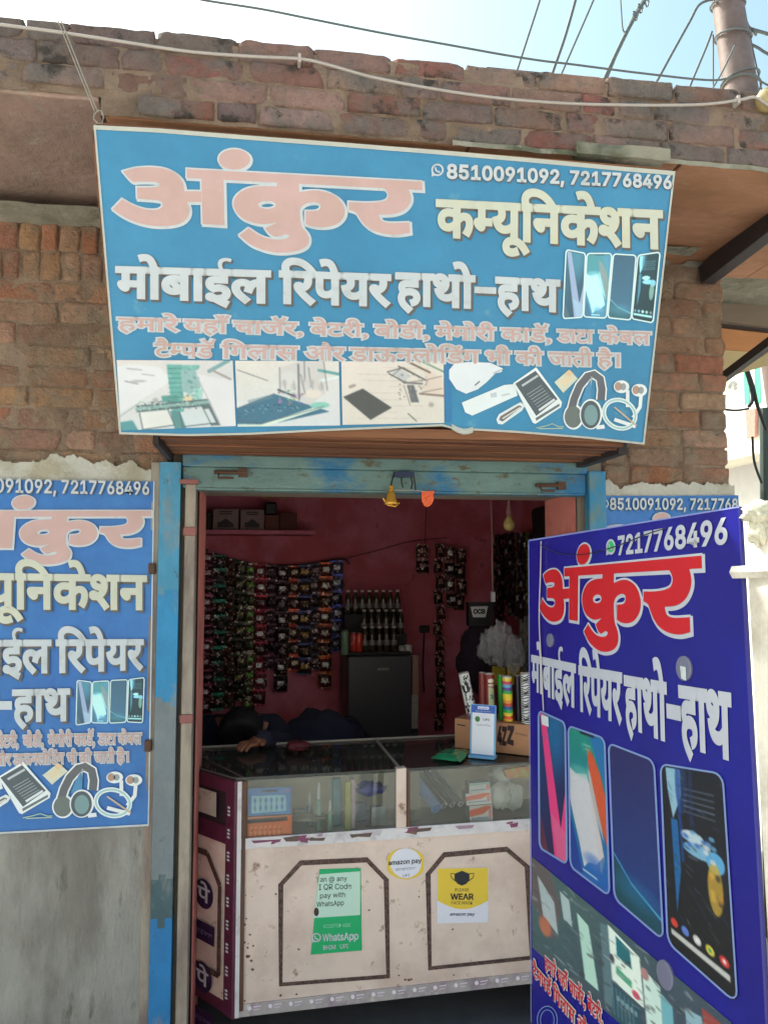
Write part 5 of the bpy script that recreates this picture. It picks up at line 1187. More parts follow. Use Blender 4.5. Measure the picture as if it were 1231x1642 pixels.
b = MB(); p0 = PY(424,810,BACK-.26); p1 = PY(444,810,BACK-.26); zt_ = PY(434,805,BACK-.26).z; zb_ = PY(434,825,BACK-.24).z
b.box((p0.x,p0.y,zb_),(p1.x,p0.y+.1,zt_)); single('black_pouch','black pouch lying on the brown carton','pouch',b,M_black,bevel=.015)
b = MB(); 
for i in range(7):
    p = PY(420+i*8, 790+5*math.sin(i*2.1), BACK-.3); b.hexa([p+Vector(v)*.03 for v in ((-1,-.3,-.5),(1,-.3,-.8),(1.1,-.3,.5),(-.9,-.3,.8),(-1,.3,-.5),(1,.3,-.8),(1.1,.3,.5),(-.9,.3,.8))])
single('paper_garland','yellow paper garland hung above the high shelf','garland',b,mat('yellow_paper',(170,120,40),.6,var=.3,vs_=30))
b = MB(); p0, p1 = PY(322,790,BACK-.3), PY(420,792,BACK-.3); b.tube([p0,(p0+p1)/2-Vector((0,0,.01)),p1],.012,6); single('hanging_rod','dark red rod under the ceiling at the left','rod',b,mat('dark_red_rod',(90,30,30),.6))
# ---- ornaments hung from the lintel
def hookat(px, py): return PY(px,py,D-.08)
p = hookat(627,783); M_gold = mat('dull_gold', (200,150,60), .35, metal=.5, g=1.1)
T = thing('hanging_bell', 'small gold temple bell on a wire under the lintel', 'bell', tuple(p)); k = .046
b = MB(); b.lathe(p-Vector((0,0,k)), [(k*.55,-.2*k),(k*.46,0),(k*.34,.25*k),(k*.28,.6*k),(k*.12,.8*k)], 14); b.build('bell_cup', M_gold, T, smooth=True)
b = MB(); b.lathe(p-Vector((0,0,k*1.35)), [(.003,0),(k*.14,.06*k),(k*.1,.25*k),(.004,.4*k)], 10); b.build('clapper', M_gold, T)
b = MB(); b.lathe(p-Vector((0,0,k*.2)), [(k*.12,0),(k*.24,.1*k),(k*.12,.2*k),(k*.2,.32*k),(.004,.45*k)], 10); b.build('bell_crown', M_gold, T)
b = MB(); b.tube([PY(614,799,D-.08),PY(622,810,D-.08),PY(634,812,D-.09),PY(640,806,D-.08)],.003,6); b.build('bell_ring', M_gold, T)
b = MB(); b.tube([p+Vector((0,0,.0)),PY(629,770,D-.085),PY(632,757,D-.08)],.0018,5); b.build('bell_wire', M_black, T)
pl_ = Plane((0,D-.075,0),(0,-1,0),(1,0,0))
b = MB(); M_or = mat('orange_lacquer', (214,84,36), .35, g=1.1)
P = [pl_.at(x,y) for x,y in ((676,788),(683,787),(696,787),(697,791),(694,793),(696,800),(692,809),(686,813),(680,811),(676,803))]; b.slab(P, (0,.006,0)); T = thing('orange_ornament','orange heart shaped charm with raised lines under the lintel','ornament',tuple(P[0]))
b.build('charm_plate', M_or, T, bevel=.001)
for q in ([(679,797),(682,790),(688,789),(692,792),(688,797),(681,799),(684,803),(691,803)],[(677,803),(681,809),(688,810),(693,804)]):
    b = MB(); b.tube([pl_.at(x,y,.003) for x,y in q],.0018,5); b.build('raised_line', mat('bright_orange',(236,120,60),.4), T)
b = MB(); b.tube([pl_.at(684,788),pl_.at(660,786),pl_.at(632,786)],.0012,4); b.build('charm_thread', mat('pale_thread',(190,180,176),.6), T)
T = thing('iron_hook','bent dark iron hook plate nailed to the lintel above the bell','hook',tuple(PY(645,760,D-.06)))
b = MB(); b.slab([PY(x,y,D-.085) for x,y in ((632,757),(645,755),(664,757),(664,764),(648,765),(632,764))],(0,.02,0)); b.build('hook_plate', mat('dark_blue_iron',(40,50,80),.5,metal=.3), T)
for q in ([(631,762),(627,775),(625,785)],[(643,764),(644,776),(646,782)],[(658,762),(661,775),(659,784)],[(663,763),(665,776),(666,786)]): b = MB(); b.tube([PY(x,y,D-.08) for x,y in q],.0028,5); b.build('hook_leg', M_black, T)
# ---- bulb, charger, chains, bags at the right
p = PY(816,842,3.95); T = thing('light_bulb','unlit cream bulb hanging in front of the pink recess','bulb',tuple(p))
b = MB(); b.lathe(p-Vector((0,0,.0)), [(.003,-.032),(.02,-.026),(.031,-.006),(.030,.012),(.018,.034),(.014,.048)], 16); b.build('glass_bulb', mat('cream_glass',(220,196,120),.2,g=1.1), T, smooth=True)
b = MB(); b.lathe(p+Vector((0,0,.048)), [(.016,0),(.017,.03),(.012,.045),(.008,.075)], 12); b.build('bulb_holder', mat('pinkish_plastic',(190,130,130),.5), T)
b = MB(); b.tube([p+Vector((0,0,.12)),p+Vector((.0,.0,.2)),p+Vector((.02,.1,.55))],.003,5); b.build('bulb_flex', M_whitecab, T)
p = PY(790,957,4.1); T = thing('phone_charger','white plug charger dangling on its cable by the corner','charger',tuple(p))
b = MB(); b.box((p.x-.012,p.y-.012,p.z-.028),(p.x+.012,p.y+.012,p.z+.028)); b.build('charger_block', mat('white_plastic',(214,214,220),.35), T, bevel=.004)
b = MB(); b.tube([p+Vector((0,0,.028)),p+Vector((-.002,0,.12)),p+Vector((.001,0,.3)),p+Vector((-.004,0,.52))],.0028,5); b.build('charger_cable', M_whitecab, T)
M_bead = mat('dark_beads',(34,26,26),.35,var=.4,vs_=80); XC = XRW-.05
rr = random.Random(8)
for i in range(11):
    x = 795+i*5.6+rr.uniform(-1,1); ye = 985+rr.uniform(-20,22); ys = 858-(i*.4); m = M_bead if i%3 else mat('olive_beads',(90,84,40),.4,var=.4,vs_=60) if i == 9 else mat('brown_beads',(60,40,34),.35,var=.5,vs_=70)
    XX = XC-rr.uniform(0,.09); P = []; n_ = 26
    for k in range(n_+1):
        q = PX(x+1.2*math.sin(k*1.7+i), ys+(ye-ys)*k/n_, XX); P.append(q)
    b = MB(); b.tube(P, [.007+.006*((k+i)%2)+rr.uniform(0,.004) for k in range(n_+1)], 6)
    single('bead_chain','dark bead chain in the bundle hanging on the right wall','bead chain',b,m,'bead chains on the right wall')
p = [PX(x,y,XRW-.2) for x,y in ((848,815),(874,808),(876,862),(852,868))]
b = MB(); b.hexa([p[3],p[2],p[1],p[0]]+[q+Vector((.16,0,0)) for q in (p[3],p[2],p[1],p[0])]); single('black_bag','black bag hung high on the right wall behind the signboard','bag',b,mat('black_bag_cloth',(24,22,26),.6,bump=.5,bs=20),bevel=.03)
# patterned pouches, clear bags
def lumpy(mb, c, rx, ry, rz, seed, n=16, amp=.25, ridge=0.0):
    vs = []
    for j in range(n+1):
        for i in range(2*n):
            th, ph = PI*j/n, PI*i/n; d = Vector((math.sin(th)*math.cos(ph),math.sin(th)*math.sin(ph),math.cos(th)))
            k = 1+amp*noise.noise(d*2.6+Vector((seed,0,0)))+amp*.4*noise.noise(d*7+Vector((seed,3,0)))-ridge*abs(noise.noise(d*3.2+Vector((seed,9,0))))-ridge*.15*abs(noise.noise(d*7+Vector((seed,12,0)))); vs.append(c+Vector((d.x*rx,d.y*ry,d.z*rz))*k)
    mb.add(vs, [(j*2*n+i,j*2*n+(i+1)%(2*n),(j+1)*2*n+(i+1)%(2*n),(j+1)*2*n+i) for j in range(n) for i in range(2*n)])
M_clear = bpy.data.materials.new('clear_polythene'); M_clear.use_nodes = True; _n = M_clear.node_tree; _n.nodes.clear(); _o = _n.nodes.new('ShaderNodeOutputMaterial')
_t = _n.nodes.new('ShaderNodeBsdfTransparent'); _d = _n.nodes.new('ShaderNodeBsdfPrincipled'); _d.inputs['Base Color'].default_value=(.62,.62,.68,1); _d.inputs['Roughness'].default_value=.12; _m = _n.nodes.new('ShaderNodeMixShader'); _m.inputs[0].default_value=.32
_n.links.new(_t.outputs[0],_m.inputs[1]); _n.links.new(_d.outputs[0],_m.inputs[2]); _n.links.new(_m.outputs[0],_o.inputs[0])
for k,(x,y,Y_,r1,r2,lb) in enumerate(((806,1035,3.75,.075,.11,'crumpled clear polythene bag, the larger one above the coloured tubes'),(785,1040,3.85,.06,.09,'crumpled clear polythene bag behind the larger one'),(825,1050,3.7,.05,.08,'small clear polythene bag touching the patterned pouches'))):
    b = MB(); lumpy(b, PY(x,y,Y_), r1, r1*.7, r2, k*5., n=30, amp=.45, ridge=.42); single('polythene_bag', lb, 'plastic bag', b, M_clear, smooth=True)
def pat_canvas(kind):
    c = Canvas(20,60,(206,206,206))
    if kind == 0:
        c.a[:] = (176,190,184)
        for i in range(46): c.ell(RNG.random(),RNG.random(),.05+.06*RNG.random(),.012+.02*RNG.random(),(60,70,70),.8,rot=RNG.random()*3)
    if kind == 1:      # mottled black and white
        for i in range(70): c.ell(RNG.random(),RNG.random(),.05+.09*RNG.random(),.012+.026*RNG.random(),(24,22,30),1,rot=RNG.random()*3)
        c.poly([(0,.0),(1,0),(1,.03),(0,.03)],(206,206,206)); c.poly([(0,.9),(1,.9),(1,1),(0,1)],(90,30,70),.6)
    if kind == 2:      # zebra
        for i in range(26):
            y = i/24; s_ = 1 if y < .5 else -1; c.line(0,y,.28,y+.04*math.sin(i),.05,(20,20,24)); c.line(.28,y+.04*math.sin(i),.62,y-.03,.06,(20,20,24)); c.line(.62,y-.03,1,y+.03*s_,.045,(20,20,24))
    if kind == 3:      # coloured bands
        cs = [(220,190,50),(190,60,90),(90,160,190),(90,60,140),(40,160,80),(226,200,40),(240,200,40),(230,150,60),(200,70,50),(40,100,160),(60,170,80),(226,210,60),(230,90,50),(236,180,60)]
        for i,q in enumerate(cs): y = i/len(cs); c.poly([(0,y+.01),(.5,y+.03),(1,y-.0),(1,y+.075),(.5,y+.1),(0,y+.08)],q)
    if kind == 4:      # red with a white figure of bands
        c.a[:] = (120,30,34); c.ell(.55,.14,.34,.05,(206,196,180)); c.ell(.55,.24,.34,.03,(196,190,170)); c.poly([(.3,.28),(.85,.3),(.9,.8),(.6,1),(.3,.8)],(170,170,130),var=40); c.ell(.6,.5,.14,.06,(90,120,70)); c.ell(.6,.75,.2,.06,(60,50,90))
        for i in range(18): c.ell(.35+.5*RNG.random(),.3+.6*RNG.random(),.05,.015,tuple(RNG.random(3)*150+60),.8)
    return c
def canvas_tube(name, label, cat, c, base, top, r, cv, group=None, parentlab=None):
    """closed tube wrapped in a printed sleeve"""
    t = thing(name, label, cat, tuple(base), group); ax = (top-base); gw, gh = 24, cv.gh
    a = cv.a.reshape(cv.gh,3,cv.gw,3,3).mean((1,3)); n = 24; zax = ax.normalized(); xax = Vector((1,0,0)); xax = (xax-zax*xax.dot(zax)).normalized(); yax = zax.cross(xax)
    b = MB(); vs = []
    for j in range(gh+1):
        for i in range(n): an = 2*PI*i/n; vs.append(base+ax*(1-j/gh)+(xax*math.cos(an)+yax*math.sin(an))*r)
    k0 = len(b.v); b.v += vs
    for j in range(gh):
        for i in range(n):
            an = (i+.5)/n*2*PI; u = (math.cos(an)+1)/2; col = a[j, min(cv.gw-1,int(u*cv.gw))]; b.f.append([k0+j*n+i,k0+(j+1)*n+i,k0+(j+1)*n+(i+1)%n,k0+j*n+(i+1)%n]); b.mi.append(0); b.c.append(lin(col,G))
    b.build('printed_sleeve', M_pic, t)
    b = MB(); b.tube([top-zax*.004, top+zax*.006], r*.96, 20); b.build('end_cap', mat('pale_label'), t); return t
# cardboard box standing on the glass at the right
ztop = zt0+.016
A_, B_ = PZ(729,1199,ztop), PZ(850,1213,ztop); dirB = (B_-A_).normalized(); BX = A_+dirB*(B_-A_).length*1.35; bk_ = Vector((-dirB.y,dirB.x,0))*.16
hb = (PY(728,1152,A_.y).z-A_.z); up_ = Vector((0,0,hb))
T = thing('cardboard_box','brown cardboard box on the counter glass carrying a row of printed tubes','box',tuple(A_))
M_card = mat('brown_cardboard',(176,126,92),.8,var=.1,vs_=8,g=1.1)
b = MB(); b.hexa([A_,BX,BX+up_,A_+up_]+[q+bk_ for q in (A_,BX,BX+up_,A_+up_)]); b.build('box_body', M_card, T, bevel=.002)
BP = Plane(A_, bk_, dirB)
for s_,q,bv in (('Z',[(815,1166),(823,1167),(814,1190),(822,1193)],.06),('4Z',[(798,1166),(812,1168),(798,1192),(811,1194)],.05)):
    b = MB(); put(b, BP, s_, q, .0012, bv); b.build('lettering', mat('dark_ink'), T)
b = MB(); line(b, BP, [(733,1162),(746,1164)], 2, .001, (60,40,34)); line(b, BP, [(826,1176),(846,1180)], 3, .001, (140,98,70)); b.build('small_print', M_pic, T)
ZBX = A_.z+hb
def tube_on_box(x, ybot, ytop, r, kind, lab, lean=0, dy=.06, name='printed_tube', solid=None):
    base = PZ(x, ybot, ZBX+.001); d = BP.hit(x,ybot); base = Vector((d.x, d.y, ZBX+.001))+bk_.normalized()*dy
    dep = (base-C0).dot(FW); top = base+Vector((lean, .01, abs(ybot-ytop)/1250*dep)); 
    if solid:
        t = thing(name, lab, 'tube', tuple(base)); b = MB(); b.tube([base,top], r, 18); b.build('sleeve', solid, t); b = MB(); b.tube([top,top+Vector((0,0,.004))], r*.85, 16); b.build('end_cap', mat('pale_label'), t); return t
    return canvas_tube(name, lab, 'tube', None, base, top, r, pat_canvas(kind))
tube_on_box(748,1150,1082,.021,1,'leaning tube with a mottled black and white sleeve, leftmost on the box',lean=-.032)
tube_on_box(777,1150,1081,.020,4,'dark red tube with a pale patterned figure')
tube_on_box(766,1150,1080,.016,0,'plain dark red tube left of the patterned red one',solid=mat('dark_red_sleeve',(110,26,26),.35))
tube_on_box(796,1152,1083,.012,0,'shiny green tube between the red and the rainbow ones',solid=mat('shiny_green_sleeve',(20,150,50),.25))
tube_on_box(809,1153,1084,.019,3,'rainbow banded tube in the middle of the box',dy=.04)
tube_on_box(823,1153,1083,.015,0,'black tube behind the rainbow banded one',solid=mat('black_sleeve',(24,20,36),.35),dy=.07)
tube_on_box(841,1160,1082,.021,2,'zebra striped tube beside the signboard',dy=.03)
tube_on_box(851,1160,1090,.012,0,'yellow green striped tube half hidden by the signboard',solid=mat('lime_sleeve',(150,170,50),.4),dy=.05)
for k,(x,y,c,lb) in enumerate(((802,1078,(170,150,40),'olive yellow packet standing behind the green tube'),(826,1074,(206,180,30),'bright yellow packet behind the black tube'))):
    p = PY(x,y,3.9); b = MB(); b.box((p.x-.04,p.y,ZBX+.0),(p.x+.03,p.y+.02,p.z+.03)); single('standing_packet',lb,'packet',b,mat('packet_paint_'+'ab'[k],c,.45,var=.2,vs_=30),bevel=.004)
# patterned pouch and dark cloth on the right wall
p = PX(842,1040,XRW-.12)
b = MB(); q = [PX(x,y,XRW-.12) for x,y in ((832,988),(858,985),(858,1088),(832,1082))]; b.hexa([q[3],q[2],q[1],q[0]]+[v+Vector((.04,0,0)) for v in (q[3],q[2],q[1],q[0])])
single('patterned_pouch','pale grey pouch with small dark marks, hung behind the signboard','pouch',b,mat('pouch_print',(176,186,180),.5,var=.3,vs_=30,c2=(70,80,80),c2s=34,c2t=.56,c2w=.03),bevel=.01)
b = MB(); lumpy(b, PY(770,1055,4.3), .12, .1, .2, 9., amp=.3); single('cloth_bundle','dark purple cloth bundle piled by the corner of the room','cloth',b,mat('dark_purple_cloth',(44,28,44),.9,bump=.5,bs=18),smooth=True)
q = [PY(x,y,4.2) for x,y in ((751,966),(792,966),(790,1004),(752,1004))]
T = thing('small_display_box','black box with a white name label on the right wall','display box',tuple(q[3])); b = MB(); b.hexa([q[3],q[2],q[1],q[0]]+[v+Vector((0,.06,0)) for v in (q[3],q[2],q[1],q[0])]); b.build('box_body', mat('black_card',(26,24,28),.5), T)
OP = Plane((0,4.2,0),(0,-1,0),(1,0,0)); b = MB(); flat(b, OP, [(754,973),(782,972),(778,990),(758,990)], .002, (190,188,188)); b.build('label_plate', M_pic, T); b = MB(); put(b, OP, 'OCB', Q(759,777,977,977,984,984), .003, .05); b.build('lettering', BLK, T)
# ---- payment stand (its code is left out) and green packet
ql = [PZ(753,1213,ztop), PZ(794,1217,ztop)]; dd = (ql[1]-ql[0]); hh = (PY(757,1130,ql[0].y).z-ztop)*1.0; nn = Vector((-dd.y,dd.x,0)).normalized(); tp = Vector((0,0,hh))+nn*.02
T = thing('payment_stand','small blue and white payment card stand on the counter glass','card stand',tuple((ql[0]+ql[1])/2))
b = MB(); cs = [ql[0],ql[1],ql[1]+tp,ql[0]+tp]; b.hexa(cs+[v+nn*.003 for v in cs]); b.build('stand_card', mat('light_blue_acrylic',(110,170,214),.25), T)
QP = Plane(ql[0], dd.cross(tp), dd)
f4 = lambda u,v: cs[0]+dd*u+tp*v
def qf(u0,u1,v0,v1,h,m,n_): b = MB(); b.add([f4(u0,v0)-nn*h,f4(u1,v0)-nn*h,f4(u1,v1)-nn*h,f4(u0,v1)-nn*h],[(0,1,2,3)]); b.build(n_,m,T)
qf(.07,.93,.06,.84,.0012,mat('card_white',(214,216,228),.4,g=1.05),'card_face'); qf(.03,.97,.84,.985,.0012,mat('card_blue',(30,84,180),.35),'card_header'); qf(.03,.97,.02,.05,.0014,mat('card_blue'),'card_footer')
def qtext(s,u0,u1,v0,v1,m,bev=.0):
    v,f = glyphs(s,bev); v0_,_ = glyphs(s,0); x0,x1 = v0_[:,0].min(),v0_[:,0].max(); b = MB(); b.add([f4(u0+(p[0]-x0)/(x1-x0)*(u1-u0), v0+p[1]/HEADL*(v1-v0))-nn*(.0022+p[2]*.002) for p in v], f); b.build('lettering',m,T)
qf(.28,.72,.91,.965,.0016,mat('card_white'),'header_plate'); qtext('paytm',.33,.67,.925,.95,mat('card_blue'),.02); qtext('Accepted Here',.2,.8,.86,.89,WHT); qtext('UPI',.5,.75,.70,.74,BLK,.01); qtext('Scan & Pay',.25,.8,.60,.63,mat('ink_grey'))
b = MB(); b.add([f4(.28+.1*math.cos(2*PI*i/16),.72+.055*math.sin(2*PI*i/16))-nn*.002 for i in range(16)],[tuple(range(16))]); b.build('round_mark', mat('leaf_green',(60,120,60),.5), T)
b = MB(); b.hexa([ql[0]-nn*.02,ql[1]-nn*.02,ql[1]-nn*.02+Vector((0,0,.008)),ql[0]-nn*.02+Vector((0,0,.008)),ql[0]+nn*.03,ql[1]+nn*.03,ql[1]+nn*.03+Vector((0,0,.008)),ql[0]+nn*.03+Vector((0,0,.008))]); b.build('stand_foot', mat('light_blue_acrylic'), T)
g = [PZ(x,y,ztop) for x,y in ((690,1217),(712,1203),(756,1205),(738,1224))]
b = MB(); n_ = 14; vs = []
for j in range(n_+1):
    for i in range(n_+1):
        a,c = i/n_, j/n_; p = g[0]*(1-a)*(1-c)+g[1]*(1-a)*c+g[2]*a*c+g[3]*a*(1-c); vs.append(p+Vector((0,0,.003+.016*(math.sin(PI*a)*math.sin(PI*c))**.5+.005*noise.noise(Vector((a*6,c*6,1))))))
b.add(vs,[(j*(n_+1)+i,j*(n_+1)+i+1,(j+1)*(n_+1)+i+1,(j+1)*(n_+1)+i) for j in range(n_) for i in range(n_)]); single('green_packet','flat shiny green packet lying on the counter glass','packet',b,mat('green_foil',(50,150,104),.25,var=.2,vs_=20,coat=.4),smooth=True)

# ---- goods inside the glass case
def cp(x,y,d): return CP.at(x,y,-d)
SH = zm0+.001
def sh(x, d): q = CP.at(x,1330,-d); return Vector((q.x,q.y,SH+slope*(q-bl_).dot(cU)))
def pack(name,label,cat,quad,d,cfun,thick=.012,lettering=()):
    t = thing(name,label,cat,tuple(cp(*quad[3],d))); PLN = Plane(cp(*quad[3],d), CP.N, CP.U)
    b = MB(); P = [PLN.at(x,y,0) for x,y in quad]; b.slab(P, -CP.N*thick); b.build('pack_body', mat('pack_side',(150,150,150),.5), t)
    cfun().mesh('printed_face', PLN, quad, .0012, t)
    for s_,q_,m_ in lettering: b = MB(); put(b, PLN, s_, q_, .0022, .02, th=.0004); b.build('lettering', m_, t)
def cblue():
    c = Canvas(44,28,(40,120,196)); c.poly([(.12,.28),(.88,.28),(.9,.88),(.12,.92)],(150,200,220))
    for i in range(6):
        for j in range(2): c.ell(.2+.12*i,.45+.27*j,.03,.09,((60,120,190),(80,170,120),(60,100,170))[(i+j)%3])
        c.line(.2+.12*i,.36,.2+.12*i,.84,.025,(70,130,190))
    c.ell(.92,.12,.04,.07,(180,120,190)); c.poly([(.35,.08),(.7,.08),(.7,.16),(.35,.16)],(24,50,90)); return c
def corange():
    c = Canvas(44,24,(222,112,50)); c.poly([(.03,.1),(.9,.06),(.9,.24),(.03,.28)],(60,36,40))
    for i in range(7): c.line(.14+.1*i,.45,.12+.1*i,.85,.03,(234,160,90)); c.ell(.15+.1*i,.6,.03,.06,(200,90,40))
    return c
pack('blister_card','blue card of small keys behind the left glass','card pack',[(394,1265),(467,1262),(466,1305),(394,1309)],.02,cblue,lettering=(('PHONE KEYS',Q(416,450,1268,1267,1273,1272),WHT),) if False else ())
pack('blister_card','orange card of small parts under the blue card','card pack',[(393,1311),(468,1307),(468,1343),(392,1347)],.016,corange)
def inb(x, yb, yt, d, r, mats_, label, name='small_bottle', cat='bottle'):
    p = sh(x,d); dep = (p-C0).dot(FW); h_ = (yb-yt)/1250*dep; t = thing(name,label,cat,tuple(p))
    b = MB(); b.lathe(p,[(r*.9,0),(r,.004),(r,h_*.55),(r*.5,h_*.66)],14); b.build('bottle_body',mats_[0],t,smooth=True); b = MB(); b.lathe(p,[(r*.45,h_*.66),(r*.5,h_*.8),(r*.25,h_),(.002,h_*1.01)],12); b.build('nozzle',mats_[1],t)
inb(515,1335,1262,.10,.012,(mat('glue_green',(140,170,150),.3),mat('white_plastic')),'glue bottle with a pointed white nozzle in the left case')
inb(503,1335,1285,.16,.012,(mat('pale_blue_plastic',(120,140,170),.4),mat('white_plastic')),'low pale blue bottle behind the glue bottle')
inb(533,1335,1288,.08,.010,(mat('glue_green'),mat('white_plastic')),'second small glue bottle, shorter, right of the taller one')
def upright(x0,x1,yt,d,m,label,name='upright_box',cat='box',thick=.03):
    a,c = sh(x0,d), sh(x1,d); dep = (a-C0).dot(FW); yb = 821-(a-C0).dot(UP)/dep*F; h_ = (yb-yt)/1250*dep; b = MB(); u_ = Vector((0,0,h_)); b.hexa([a,c,c+u_,a+u_]+[v+cB*thick for v in (a,c,c+u_,a+u_)]); single(name,label,cat,b,m,bevel=.003)
upright(540,554,1252,.12,mat('teal_carton',(60,130,150),.5,var=.3,vs_=30),'tall teal carton in the left case')
upright(557,566,1256,.06,mat('yellow_green_carton',(170,170,60),.5,var=.3,vs_=30),'thin yellow green carton in the left case')
upright(567,575,1252,.08,mat('pink_white_carton',(190,160,180),.5,var=.3,vs_=40),'thin pinkish white carton next to the yellow green one')
upright(478,498,1300,.20,mat('grey_paper_pack',(150,160,160),.6,var=.2,vs_=20),'grey paper pack lying low behind the cards')
upright(580,600,1290,.16,mat('grey_blister',(130,134,150),.5,var=.3,vs_=40),'grey blister pack under the blue bundle')
upright(603,628,1296,.10,mat('silver_blister',(160,164,176),.4,var=.3,vs_=50),'silver blister pack at the right end of the left case')
b = MB(); lumpy(b, cp(605,1283,.14), .05,.03,.022,3.,amp=.5); single('cable_bundle','bundle of deep blue cables in the left case','cable',b,mat('deep_blue_plastic',(40,50,150),.35,bump=.4,bs=40),smooth=True)
b = MB(); lumpy(b, cp(500,1325,.10), .06,.04,.01,5.,amp=.4); single('crumpled_paper','crumpled pale paper on the floor of the left case','paper',b,mat('aged_paper'),smooth=True)
b = MB(); a = cp(703,1300,.03); c = cp(678,1262,.24); ax = (c-a).normalized(); s1 = ax.cross(Vector((0,0,1))).normalized(); s2 = ax.cross(s1); R_=.021; n_=20
vs = [q+(s1*math.cos(2*PI*i/n_)+s2*math.sin(2*PI*i/n_))*r_ for q,r_ in ((a,R_*.78),(a,R_),(c,R_),(c,R_*.78)) for i in range(n_)]
b.add(vs,[(k*n_+i,k*n_+(i+1)%n_,((k+1)%4)*n_+(i+1)%n_,((k+1)%4)*n_+i) for k in range(4) for i in range(n_)]); single('rolled_sleeve','pale blue rolled plastic sleeve in the right case','roll',b,mat('pale_blue_film',(120,150,210),.25,var=.15,vs_=30))
for k,x in enumerate((717,731,745)):
    b = MB(); a = cp(x,1299-k*1.5,.05); c = cp(x-22,1266,.25); b.tube([a,a+(c-a)*.02,c],[.011,.012,.012],14); t = thing('torch_tube',('dark tube with a bright ring, nearest the blue roll','dark tube with a bright ring, middle of three','dark tube with a bright ring, nearest the white boxes')[k],'tube',tuple(a)); b.build('tube_body',mat('black_sleeve'),t); b = MB(); n_=16; d1=(a-c).normalized(); s1=d1.cross(Vector((0,0,1))).normalized(); s2=d1.cross(s1)
    vs=[a+d1*.0006+(s1*math.cos(2*PI*i/n_)+s2*math.sin(2*PI*i/n_))*r_ for r_ in (.0115,.0075) for i in range(n_)]; b.add(vs,[(i,(i+1)%n_,(i+1)%n_+n_,i+n_) for i in range(n_)]); b.build('ring',mat('silver_ring',(190,190,196),.25,metal=.3),t)
def cwhite(k):
    def f():
        c = Canvas(26,14,(206,204,206)); c.poly([(0,.05),(1,0),(1,.2),(0,.25)],(150,190,180)) if k == 0 else c.poly([(0,.25),(.75,.05),(1,.1),(.6,.5),(0,.62)],(214,84,40)); c.line(.1,.75,.8,.72,.06,(120,150,190)); c.ell(.9,.5,.08,.3,(220,120,120),.8); return c
    return f
pack('small_box','white box with a mint edge, top of the stack in the right case','box',[(752,1257),(785,1254),(786,1270),(752,1272)],.03,cwhite(0),thick=.05)
pack('small_box','white box with an orange flash, middle of the stack','box',[(746,1273),(787,1270),(788,1289),(748,1292)],.028,cwhite(1),thick=.05)
pack('small_box','white box with a red orange wedge and black figures, bottom of the stack','box',[(752,1293),(789,1290),(790,1318),(753,1321)],.026,cwhite(1),thick=.05)
for k,(x,y,lb) in enumerate(((808,1285,'white polythene packet beside the small boxes'),(836,1290,'white polythene packet half hidden by the signboard'),(822,1262,'white polythene packet lying on top of the other two'))):
    b = MB(); lumpy(b, cp(x,y,.07+.03*k), .045,.03,.05,20.+k,amp=.3); single('white_packet',lb,'packet',b,mat('milky_polythene',(200,202,200),.35,bump=.5,bs=30),smooth=True)
b = MB(); P=[cp(814,1240,.04),cp(860,1232,.04),cp(860,1252,.04),cp(818,1252,.04)]; b.slab(P,-CP.N*.02); single('striped_packet','packet striped red, yellow and green near the top right of the case','packet',b,mat('striped_print',(206,120,60),.5,c2=(150,180,60),c2s=20,c2t=.5,c3=(190,50,50),c3s=14,c3t=.55))
b = MB(); P=[cp(658,1240,.10),cp(683,1238,.10),cp(683,1330,.10),cp(658,1334,.10)]; b.slab(P,-CP.N*.015); single('board_divider','grey brown board standing behind the middle post','board',b,mat('grey_board',(130,120,110),.7,var=.1))

# ---- person leaning on the far side of the counter
def skin_mesh(name, nodes, edges, m, parent, sub=2, root=0):
    off = LOCS[parent]; me = bpy.data.meshes.new(name); me.from_pydata([tuple(Vector(p)-off) for p,_ in nodes], edges, []); me.materials.append(m)
    o = bpy.data.objects.new(name, me); COL.objects.link(o); o.parent = parent; LOCS[o] = off
    md = o.modifiers.new('skin','SKIN'); me.skin_vertices or me.skin_vertices
    bm = bmesh.new(); bm.from_mesh(me); lay = bm.verts.layers.skin.verify(); bm.verts.ensure_lookup_table()
    for i,(p,r) in enumerate(nodes): bm.verts[i][lay].radius = r if isinstance(r,tuple) else (r,r); bm.verts[i][lay].use_root = (i == root)
    bm.to_mesh(me); bm.free(); md.use_smooth_shade = True
    s_ = o.modifiers.new('sub','SUBSURF'); s_.levels = sub; s_.render_levels = sub; return o
hp = PY(386,1172,3.48); S0 = hp
T = thing('person','person in dark clothes bowed over the back of the counter, forearm on the glass','person',(hp.x-.03,hp.y+.25,FLOOR))
M_skin = mat('brown_skin',(132,84,62),.55,g=1.1); M_shirt = mat('dark_navy_shirt',(30,30,50),.9,bump=.3,bs=30); M_hair = mat('black_hair',(18,15,16),.6,bump=.8,bs=160,stretch=(1,1,.2)); M_trou = mat('dark_trousers',(34,32,38),.9)
x,y,z = hp.x-.03, hp.y+.25, 0
pel = (x,y+.10,.60); spi = (x,y+.08,.78); che = (x+.01,y+.02,.92); nek = (x+.02,y-.07,1.0)
hd0 = Vector((hp.x,hp.y,hp.z)); hand = PZ(402,1205,ztop+.02)+Vector((.0,.13,0))
nodes = [(pel,(.15,.11)),(spi,(.13,.10)),(che,(.15,.10)),(nek,(.058,.058)),(tuple(hd0+Vector((0,.05,.01))),(.075,.08)),(tuple(hd0+Vector((0,-.02,-.045))),(.07,.075))]
edges = [(0,1),(1,2),(2,3),(3,4),(4,5)]
sh_n = {}
